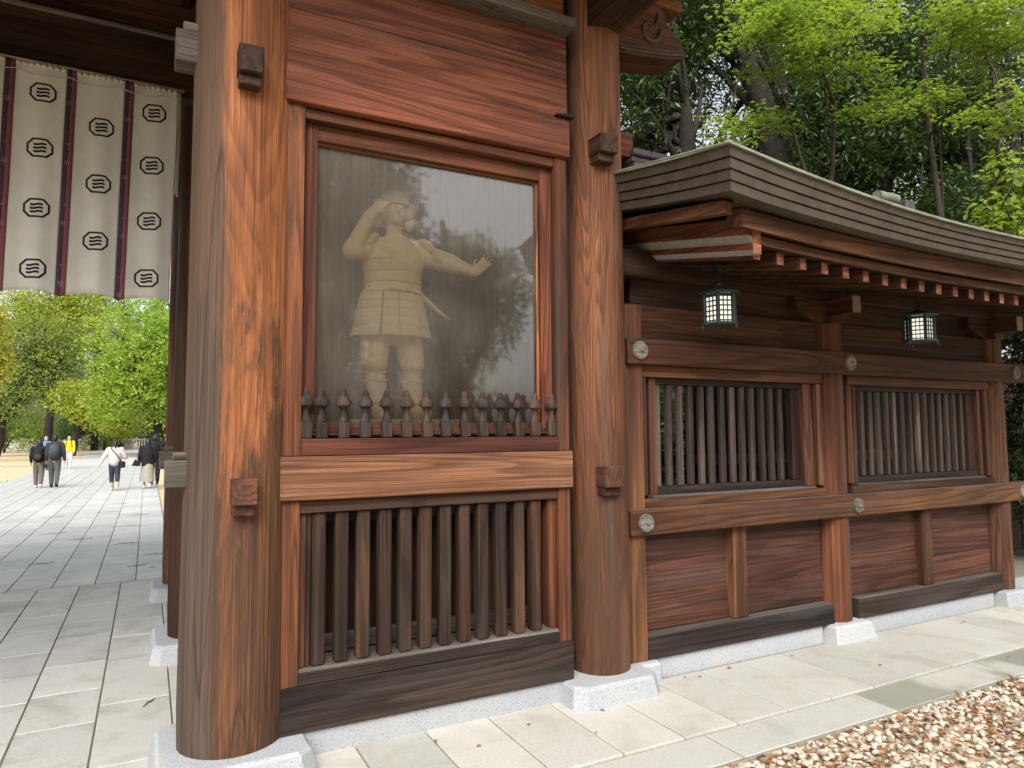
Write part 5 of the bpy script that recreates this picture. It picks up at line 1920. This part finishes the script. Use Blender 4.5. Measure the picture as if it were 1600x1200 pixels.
CF = 'tall bluish conifers behind the court'
for i, (x, y, h) in enumerate([(-5.6, 96, 22.5), (-3.0, 99, 20.0), (0.9, 104, 23.0), (-9.2, 102, 25.0)]):
    tree('conifer', ('bluish conifer directly behind the yellow topped tree', 'bluish conifer showing in the gap left of the fresh green tree', 'grey green conifer rising behind the fresh green tree', 'tallest conifer at the left behind the yellow topped tree')[i], 'tree', (x, y, 0),
         [[(x, y, -0.1, 0.4), (x, y, h * 0.5, 0.25), (x, y, h, 0.05)]],
         [((x, y, h * 0.30), (3.2, 2.6, h * 0.24), 300), ((x, y, h * 0.58), (2.5, 2.2, h * 0.22), 300), ((x, y, h * 0.82), (1.6, 1.5, h * 0.18), 200)],
         M['lf_blue'], M['bark'], 520 + i, CF, m=9, L=0.34, W=0.18, spread=0.42, droop=-0.5, limbs=10)
SH = 'clipped dark shrubs along the far court wall'
for i, (x, y, rx, rz) in enumerate([(-18.0, 90, 3.0, 2.4), (-13.6, 92, 2.8, 2.9), (-10.3, 91, 2.3, 2.3), (-7.6, 93, 2.2, 3.0), (-4.6, 97, 2.2, 2.2), (-16, 84, 1.6, 1.5)]):
    tree('garden_shrub', 'rounded garden shrub ' + ('at the far left of the sandy court', 'second from the left along the sandy court', 'left of the two walkers with backpacks', 'behind the walker with the slate backpack', 'between the notice board and the stone wall', 'nearest on the sand at the left edge')[i], 'shrub', (x, y, 0),
         [[(x, y, -0.1, 0.14), (x, y, 1.2, 0.08)], [(x, y, 0.2, 0.1), (x + 0.7, y, 1.6, 0.05)]],
         [((x, y, rz * 0.75), (rx, 1.6, rz), 340)], M['lf_mid'] if i % 2 else M['lf_far'], M['bark'], 540 + i, SH, m=9, L=0.24, W=0.13, spread=0.3, limbs=12)
# wood on the rising ground behind everything, one mass
r = np.random.default_rng(77)
Vs, Fs, off = [], [], 0
for i in range(26):
    x = -62 + i * 6.0
    y = 118 + 6 * math.sin(i * 1.7)
    V, F = whorl_leaves(r, crown_pts(r, 340, (x, y, 7.0 + 2.2 * math.sin(i * 2.3)), (5.0, 3.0, 8.5)), 8, 0.55, 0.32, 0.7)
    Vs.append(V)
    Fs.append(F + off)
    off += len(V)
o_ = tri_mesh('far_wood', np.concatenate(Vs), np.concatenate(Fs), M['lf_mid'])
tag(o_, None, None, None, 'stuff')

# trees across the forecourt (behind the photographer): what the window mirrors
MR = 'tall trees across the forecourt mirrored in the window'
for i, (x, y, cz, rx, rz, n) in enumerate([(-1.5, -15, 9.0, 4.5, 5.5, 1900), (5.0, -16, 8.6, 4.4, 5.6, 2600), (10.4, -17.0, 7.2, 2.6, 2.6, 1300), (-10, -15, 8.0, 5, 6, 600)]):
    tree('forecourt_tree', ('tall dark tree across the forecourt left of the mirrored middle', 'tall dark tree mirrored in the middle of the gate window', 'smaller dark tree mirrored at the right of the gate window', 'outermost dark tree far to the left across the forecourt')[i], 'tree', (x, y, 0),
         [[(x, y, -0.1, 0.45), (x + 0.25, y, 2.5, 0.36), (x + 0.1, y, 5.5, 0.28), (x - 0.4, y, 10.0, 0.1)], [(x + 0.2, y, 2.4, 0.25), (x + 1.6, y, 6.0, 0.14)]],
         [((x, y, cz), (rx, 3.0, rz), n)], M['lf_dark'], M['bark'], 600 + i, MR, m=9, L=0.30, W=0.15, spread=0.34, limbs=22)

tree('forecourt_hedge', 'high dark hedge across the forecourt mirrored low in the gate window', 'hedge', (4.0, -14.0, 0),
     [[(4.0, -14, -0.1, 0.1), (4.0, -14, 2.0, 0.05)]],
     [((-4.0, -14, 2.2), (4.5, 1.2, 2.6), 700), ((3.0, -14, 2.4), (4.0, 1.2, 2.8), 900), ((8.2, -14.5, 2.4), (2.6, 1.2, 2.9), 800)], M['lf_dark'], M['bark'], 640, None, L=0.28, W=0.15, spread=0.3, limbs=10)

# ------------------------------------------------------------------ FAR COURT: walls, fence, shrine house, sign
rr = random.Random(3)
def stone_wall(name, label, x0, x1, y, h, seed, w_=0.75):
    t_ = thing(name, label, 'wall', ((x0 + x1) / 2, y, 0))
    G().box(x0, x1, y + 0.12, y + 0.5, -0.05, h - 0.05, 0.01).build('core', M['mortar'], t_)
    r2 = random.Random(seed)
    z = -0.04
    row = 0
    while z < h - 0.05:
        hh = r2.uniform(0.28, 0.42)
        x = x0 - r2.uniform(0, 0.4)
        while x < x1:
            ww = r2.uniform(0.45, 1.0) * w_
            d = r2.uniform(0, 0.06)
            G().box(max(x, x0) + 0.012, min(x + ww, x1) - 0.012, y - d, y + 0.13, z + 0.012, min(z + hh, h) - 0.012, 0.03).build('wall_stone', M['fieldstone'], t_)
            x += ww
            if x > x1 - 0.15:
                break
        z += hh
        row += 1
    return t_

stone_wall('stone_wall', 'mossy dry stone wall at the end of the court behind the woman in pale jacket', -15.5, -1.55, 101, 1.35, 4, 1.15)
sf = thing('stone_fence', 'pale stone fence with upright posts at the end of the path', 'fence', (0.4, 108, 0))
G().box(-1.7, 3.2, 107.85, 108.15, -0.05, 0.30, 0.02).build('footing', M['fence'], sf)
G().box(-1.7, 3.2, 107.90, 108.10, 1.08, 1.26, 0.02).build('top_rail', M['fence'], sf)
f0 = None
for k in range(16):
    x = -1.55 + 0.31 * k
    if f0 is None:
        f0 = G().box(x - 0.085, x + 0.085, 107.9, 108.1, 0.302, 1.078, 0.02).build('post', M['fence'], sf)
    else:
        copy_obj(f0, sf, (x, 108.0, 0.69))
ho = thing('shrine_house', 'small shrine house with white fascia behind the stone fence', 'building', (0.8, 114, 0))
G().box(-1.2, 3.0, 112.6, 116, -0.05, 2.9, 0.02).build('wall', M['redx'], ho)
G().box(-1.35, 3.2, 112.2, 112.58, 1.55, 1.80, 0.02).build('fascia', M['fence'], ho)
G().box(-1.2, -1.0, 112.35, 112.55, -0.05, 2.9, 0.02).build('post', M['fence'], ho)
gr = G()
gr.prism([(-1.9, 2.9), (3.7, 2.9), (3.5, 3.05), (2.6, 4.3), (-0.8, 4.3), (-1.7, 3.05)], 111.9, 116.4)
gr.build('roof', M['tile'], ho)
sn = thing('notice_board', 'white notice board on dark legs before the far stone wall', 'sign', (-7.0, 98.5, 0))
G().box(-7.55, -6.45, 98.45, 98.52, 1.05, 1.95, 0.01).build('board', M['cord'], sn)
for x in (-7.4, -6.65):
    G().box(x, x + 0.08, 98.53, 98.6, -0.05, 1.9, 0.01).build('leg', M['drkz'], sn)
G().box(-6.4, -5.2, 98.6, 98.7, 0.5, 1.1, 0.01).build('notice_panel', M['redx'], sn)
# straight stone edging of the path across the sand
for y in (33.0, 49.0):
    t_ = thing('stone_edging', 'thin line of stone edging across the sandy court' + (' nearer the gate' if y < 40 else ' farther from the gate'), 'edging', (-10, y, 0))
    G().box(-22, -4.75, y, y + 0.22, -0.055, 0.03, 0.01).build('edging', M['fieldstone'], t_)

# ------------------------------------------------------------------ PEOPLE
def person(label, x, y, h, face, top, bottom, shoes, hair, lean=0.0, stride=0.18, skirt=False, arms=((0.16, 0.0), (0.16, 0.0)), coat=0.0, hair_style='short',
           baggy=1.0, cuff=None):
    """face: 1 walks away from the camera, -1 walks towards it. arms: (outward angle, forward swing) left, right"""
    p = thing('person', label, 'person', (x, y, 0))
    k = h / 1.70
    f = face
    def W(a_, b_, c):
        return (x + a_ * k * f, y + b_ * k * f + lean * c * f * k * 0, c * k)
    hipz, shz, nz = 0.90, 1.40, 1.47
    body = G()
    fl = [stride, -stride]
    legs = []
    for i, sx in enumerate((-1, 1)):
        hx = 0.085 * sx
        foot = fl[i]
        lift = 0.05 if foot < 0 else 0.0
        knee = (hx * 1.05, foot * 0.55 + 0.03, 0.49)
        ank = (hx * 1.0, foot - (0.04 if foot < 0 else 0), 0.085 + lift)
        legs.append(((hx, 0, hipz), knee, ank))
        body.capsule(W(hx, 0, hipz), W(*knee), 0.085 * k, 0.055 * k, 12)
        body.capsule(W(*knee), W(*ank), 0.055 * k, 0.036 * k, 12)
        body.capsule(W(ank[0], ank[1] - 0.02, 0.05 + lift), W(ank[0], ank[1] + 0.13, 0.035 + lift * 0.5), 0.036 * k, 0.030 * k, 10)
    body.capsule(W(0, 0, 0.92), W(0, 0.01 + lean, 1.15), 0.130 * k, 0.120 * k, 14)
    body.capsule(W(0, 0.01 + lean, 1.15), W(0, 0.0 + lean, 1.33), 0.125 * k, 0.125 * k, 14)
    body.capsule(W(-0.14, lean, 1.385), W(0.14, lean, 1.385), 0.062 * k, 0.062 * k, 12)
    body.capsule(W(0, lean, 1.42), W(0, lean + 0.02, 1.52), 0.052 * k, 0.050 * k, 12)
    body.ell(W(0, lean + 0.03, 1.59), 0.073 * k, 0.092 * k, 0.112 * k)
    body.ell(W(0, lean + 0.125, 1.575), 0.012 * k, 0.018 * k, 0.022 * k, 8, 6)
    body.ell(W(0, lean + 0.095, 1.51), 0.035 * k, 0.030 * k, 0.025 * k, 8, 6)
    for sx in (-1, 1):
        body.ell(W(0.075 * sx, lean + 0.02, 1.585), 0.011 * k, 0.020 * k, 0.030 * k, 8, 6)
    arm = []
    for (sx, (out, sw_, bend)) in zip((-1, 1), arms):
        s0 = (0.185 * sx, lean, 1.385)
        e0 = (s0[0] + sx * math.sin(out) * 0.29, s0[1] + math.sin(sw_) * 0.29, s0[2] - math.cos(out) * math.cos(sw_) * 0.29)
        w0 = (e0[0] + sx * math.sin(out * 0.8) * 0.25 - sx * 0.02, e0[1] + math.sin(sw_ + bend) * 0.25, e0[2] - math.cos(sw_ + bend) * math.cos(out) * 0.25)
        arm.append((s0, e0, w0))
        body.capsule(W(*s0), W(*e0), 0.050 * k, 0.040 * k, 10)
        body.capsule(W(*e0), W(*w0), 0.039 * k, 0.027 * k, 10)
        d = (Vector(w0) - Vector(e0)).normalized()
        d = Vector((d.x * f, d.y * f, d.z))
        hand(body, W(*w0), (0.12 * f, 1.0 * f, 0.05), d, (-sx * f, 0.1, 0), 0.92 * k, thumb=1)
    remesh(body, 'body', M['skin'], p, 0.011 * k, 2)
    # clothes
    ja = G()
    ja.capsule(W(0, 0, 1.00 - coat), W(0, lean, 1.20), 0.168 * k * baggy, 0.165 * k * baggy, 16)
    ja.capsule(W(0, lean, 1.20), W(0, lean, 1.33), 0.165 * k * baggy, 0.150 * k, 16)
    ja.capsule(W(-0.155, lean, 1.375), W(0.155, lean, 1.375), 0.080 * k, 0.080 * k, 14)
    ja.capsule(W(0, lean, 1.41), W(0, lean + 0.012, 1.47), 0.068 * k, 0.062 * k, 12)
    for s0, e0, w0 in arm:
        wq = tuple(e0[i] + (w0[i] - e0[i]) * 0.88 for i in range(3))
        ja.capsule(W(*s0), W(*e0), 0.072 * k * baggy, 0.062 * k * baggy, 12)
        ja.capsule(W(*e0), W(*wq), 0.061 * k * baggy, 0.046 * k, 12)
    remesh(ja, 'jacket', M[top], p, 0.016 * k, 3)
    tr = G()
    if skirt:
        tr.lathe([(0.150 * k, 1.0 * k), (0.185 * k, 0.80 * k), (0.215 * k, 0.50 * k), (0.235 * k, 0.24 * k)][::-1], (x, y, 0), 24, wob=0.10, seed=5)
        tr.build('skirt', M[bottom], p, smooth='auto')
    else:
        tr.capsule(W(-0.045, 0, 0.93), W(0.045, 0, 0.93), 0.128 * k, 0.128 * k, 14)
        for hp, kn_, an in legs:
            tr.capsule(W(*hp), W(*kn_), 0.105 * k, 0.080 * k, 14)
            tr.capsule(W(*kn_), W(an[0], an[1], an[2] + 0.03), 0.080 * k, 0.062 * k, 14)
        remesh(tr, 'trousers', M[bottom], p, 0.016 * k, 3)
    for hp, kn_, an in legs:
        sh = G()
        lift = an[2] - 0.085
        sh.capsule(W(an[0], an[1] - 0.03, 0.050 + lift), W(an[0], an[1] + 0.14, 0.040 + lift * 0.5), 0.048 * k, 0.042 * k, 10)
        sh.capsule(W(an[0], an[1], 0.05 + lift), W(an[0], an[1], 0.12 + lift), 0.046 * k, 0.046 * k, 10)
        remesh(sh, 'shoe', M[shoes], p, 0.013 * k, 2)
        if cuff:
            G().capsule(W(an[0], an[1], 0.12 + lift), W(kn_[0] * 0.3 + an[0] * 0.7, kn_[1] * 0.3 + an[1] * 0.7, 0.26), 0.068 * k, 0.074 * k, 12).build('boot_shaft', M[cuff], p, smooth=True)
    ha = G()
    ha.ell(W(0, lean + 0.012, 1.625), 0.086 * k, 0.098 * k, 0.092 * k)
    ha.ell(W(0, lean - 0.02, 1.575), 0.083 * k, 0.072 * k, 0.085 * k)
    if hair_style == 'bob':
        ha.ell(W(0, lean - 0.02, 1.55), 0.105 * k, 0.085 * k, 0.12 * k)
        ha.ell(W(0.0, lean - 0.03, 1.48), 0.10 * k, 0.07 * k, 0.09 * k)
    if hair_style == 'tail':
        ha.capsule(W(0, lean - 0.08, 1.57), W(0, lean - 0.10, 1.40), 0.045 * k, 0.022 * k, 10)
    remesh(ha, 'hair', M['greyhair' if hair == 'grey' else 'hair'], p, 0.012 * k, 2)
    return p

def backpack(label, x, y, h, mat, mat2, lean=0.0, sgn=-1):
    k = h / 1.70
    yb = y + sgn * 0.16 * k
    t_ = thing('backpack', label, 'backpack', (x, yb, 0.98 * k))
    bo = G()
    bo.ell((x, yb + sgn * 0.07 * k, 1.18 * k), 0.150 * k, 0.115 * k, 0.235 * k, 18, 12)
    bo.box(x - 0.135 * k, x + 0.135 * k, yb + sgn * 0.0 - 0.06 * k, yb + 0.06 * k, 0.98 * k, 1.38 * k, 0.04 * k)
    remesh(bo, 'bag', M[mat], t_, 0.014 * k, 3)
    pk = G()
    pk.ell((x, yb + sgn * 0.165 * k, 1.09 * k), 0.105 * k, 0.045 * k, 0.10 * k, 14, 8)
    pk.build('front_pocket', M[mat2], t_, smooth=True)
    for sx in (-1, 1):
        G().tube([(x + sx * 0.09 * k, yb, 1.36 * k), (x + sx * 0.10 * k, yb - sgn * 0.14 * k, 1.475 * k), (x + sx * 0.12 * k, yb - sgn * 0.30 * k, 1.36 * k),
                  (x + sx * 0.14 * k, yb - sgn * 0.33 * k, 1.18 * k), (x + sx * 0.15 * k, yb - sgn * 0.13 * k, 1.03 * k)], 0.016 * k, 7).build('strap', M[mat2], t_, smooth=True)
    return t_

ar_n = ((0.12, -0.25, 0.2), (0.12, 0.25, 0.2))
person('person with short dark hair in black jacket and grey brown trousers walking away', -3.13, 27.6, 1.60, 1, 'black_cloth', 'taupe_cloth', 'white_cloth', 'black',
       stride=0.10, arms=((0.18, 0.1, 0.4), (0.10, 0.2, 0.9)), hair_style='bob', baggy=1.08)
backpack('black backpack on the person in black jacket and grey brown trousers', -3.13, 27.6, 1.60, 'black_cloth', 'charcoal_cloth')
person('person in charcoal jacket and grey trousers walking away in the middle of the pair', -2.68, 27.4, 1.74, 1, 'charcoal_cloth', 'grey_cloth', 'black_cloth', 'black',
       stride=0.16, arms=((0.16, 0.05, 0.25), (0.22, -0.1, 0.2)), baggy=1.08)
backpack('slate grey backpack on the person in charcoal jacket', -2.68, 27.4, 1.74, 'slate_cloth', 'charcoal_cloth')
cm = thing('camera_bag', 'small black bag held low in the hand between the two walkers', 'bag', (-2.92, 27.35, 0.68))
G().box(-3.0, -2.88, 27.28, 27.40, 0.66, 0.78, 0.02).build('bag', M['black_cloth'], cm)
person('person in a bright yellow jacket and white trousers walking towards the gate', -3.60, 43.0, 1.68, -1, 'yellow_cloth', 'white_cloth', 'white_cloth', 'grey', stride=0.12,
       arms=((0.14, 0.1, 0.3), (0.14, -0.1, 0.3)), baggy=1.08)
backpack('dark daypack on the back of the person in yellow', -3.60, 43.0, 1.68, 'charcoal_cloth', 'black_cloth', sgn=1)
person('person in a blue shirt partly hidden behind the charcoal jacket', -4.50, 42.0, 1.68, -1, 'blue_cloth', 'grey_cloth', 'black_cloth', 'grey', stride=0.10,
       arms=((0.14, 0.1, 0.3), (0.14, -0.1, 0.3)))
person('person in a pale pink jacket and dark jeans walking away on the path', -0.87, 25.0, 1.55, 1, 'pink_cloth', 'denim_cloth', 'white_cloth', 'black', stride=0.15,
       arms=((0.55, -0.15, 0.1), (0.35, 0.15, 1.3)), hair_style='tail', baggy=1.22, cuff='beige_cloth')
sb_ = thing('shoulder_bag', 'small black shoulder bag with a strap across a pale pink jacket', 'bag', (-0.68, 24.86, 0.72))
G().box(-0.77, -0.58, 24.78, 24.88, 0.70, 0.90, 0.025).build('bag', M['black_cloth'], sb_)
G().tube([(-0.70, 24.83, 0.90), (-0.80, 24.80, 1.08), (-0.95, 24.84, 1.26), (-0.98, 24.95, 1.31)], 0.014, 7).build('strap', M['black_cloth'], sb_, smooth=True)
person('person in a long black coat and pale grey skirt walking away by the path edge', 0.03, 25.3, 1.60, 1, 'black_cloth', 'khaki_cloth', 'white_cloth', 'black', stride=0.09,
       skirt=True, arms=((0.20, 0.0, 0.5), (0.14, 0.1, 0.3)), coat=0.17, hair_style='bob', baggy=1.15)
hb = thing('handbag', 'black handbag held out beside the pale grey skirt', 'bag', (-0.30, 25.2, 0.74))
hg = G()
hg.hexa([(-0.42, 25.14, 0.74), (-0.18, 25.14, 0.72), (-0.18, 25.26, 0.72), (-0.42, 25.26, 0.74)], [(-0.34, 25.15, 0.92), (-0.14, 25.15, 0.90), (-0.14, 25.25, 0.90), (-0.34, 25.25, 0.92)])
hg.build('bag', M['black_cloth'], hb)
G().tube([(-0.33, 25.2, 0.91), (-0.26, 25.2, 1.0), (-0.16, 25.2, 0.90)], 0.010, 6).build('handle', M['black_cloth'], hb, smooth=True)
person('person all in black half hidden on the right of the black coat', 0.25, 26.8, 1.72, 1, 'black_cloth', 'black_cloth', 'black_cloth', 'black', stride=0.12,
       arms=((0.10, 0.1, 0.3), (0.14, -0.1, 0.3)), baggy=1.05)

# ------------------------------------------------------------------ small litter on the paving
rl = random.Random(12)
LG = 'small dry leaves on the paving'
lf_me = None
spots = [(2.45, 3.68), (2.52, 3.62), (3.35, 3.84), (3.42, 3.80), (3.05, 3.86), (3.72, 3.84), (4.35, 3.80), (6.35, 3.70), (6.45, 3.72), (4.72, 3.35), (5.75, 3.0), (1.45, 3.70), (1.62, 3.55),
         (2.02, 3.66), (1.25, 3.30), (2.3, 3.4)]
for i, (x, y) in enumerate(spots):
    a_ = rl.uniform(0, 6.28)
    P = np.array([[0.0, 0.0, 0.0]])
    V, F = leaf_quads(P, np.array([[math.cos(a_), math.sin(a_), 0.1]]), np.array([[rl.uniform(-.3, .3), rl.uniform(-.3, .3), 1]]), np.array([rl.uniform(0.025, 0.05)]),
                      np.array([rl.uniform(0.014, 0.024)]), 0.3)
    o_ = tri_mesh('fallen_leaf', V, F, M['dryleaf'])
    o_.location = (x, y, 0.006)
    tag(o_, 'small dry brown leaf fragment lying on the pale paving', 'leaf', LG)
TG = 'dark twigs on the paving'
for i, (x, y, L, a_) in enumerate([(0.02, 5.05, 0.13, 1.05), (-0.55, 15.0, 0.5, 0.15), (-0.45, 12.6, 0.4, 0.35), (-0.02, 11.3, 0.45, 0.1), (-1.1, 13.5, 0.35, 0.2), (-0.2, 10.4, 0.28, 0.4),
                                   (-1.0, 18.0, 0.5, 0.1), (-1.6, 14.5, 0.4, 0.3), (-0.3, 17.0, 0.4, 0.2), (-1.35, 11.2, 0.3, 0.25), (-0.85, 20, 0.5, 0.1), (-1.9, 17.5, 0.4, 0.15), (0.05, 10.2, 0.1, 0.4)]):
    c_, s_ = math.cos(a_), math.sin(a_)
    g_ = G().tube([(x, y, 0.006), (x + c_ * L * 0.4, y + s_ * L * 0.4 + 0.02, 0.010), (x + c_ * L * 0.7, y + s_ * L * 0.7, 0.006), (x + c_ * L, y + s_ * L + 0.015, 0.008)], [0.002, 0.004, 0.004, 0.002], 6)
    tag(g_.build('twig', M['bark'], None, smooth=True), 'thin dark twig lying on the stone paving', 'twig', TG)
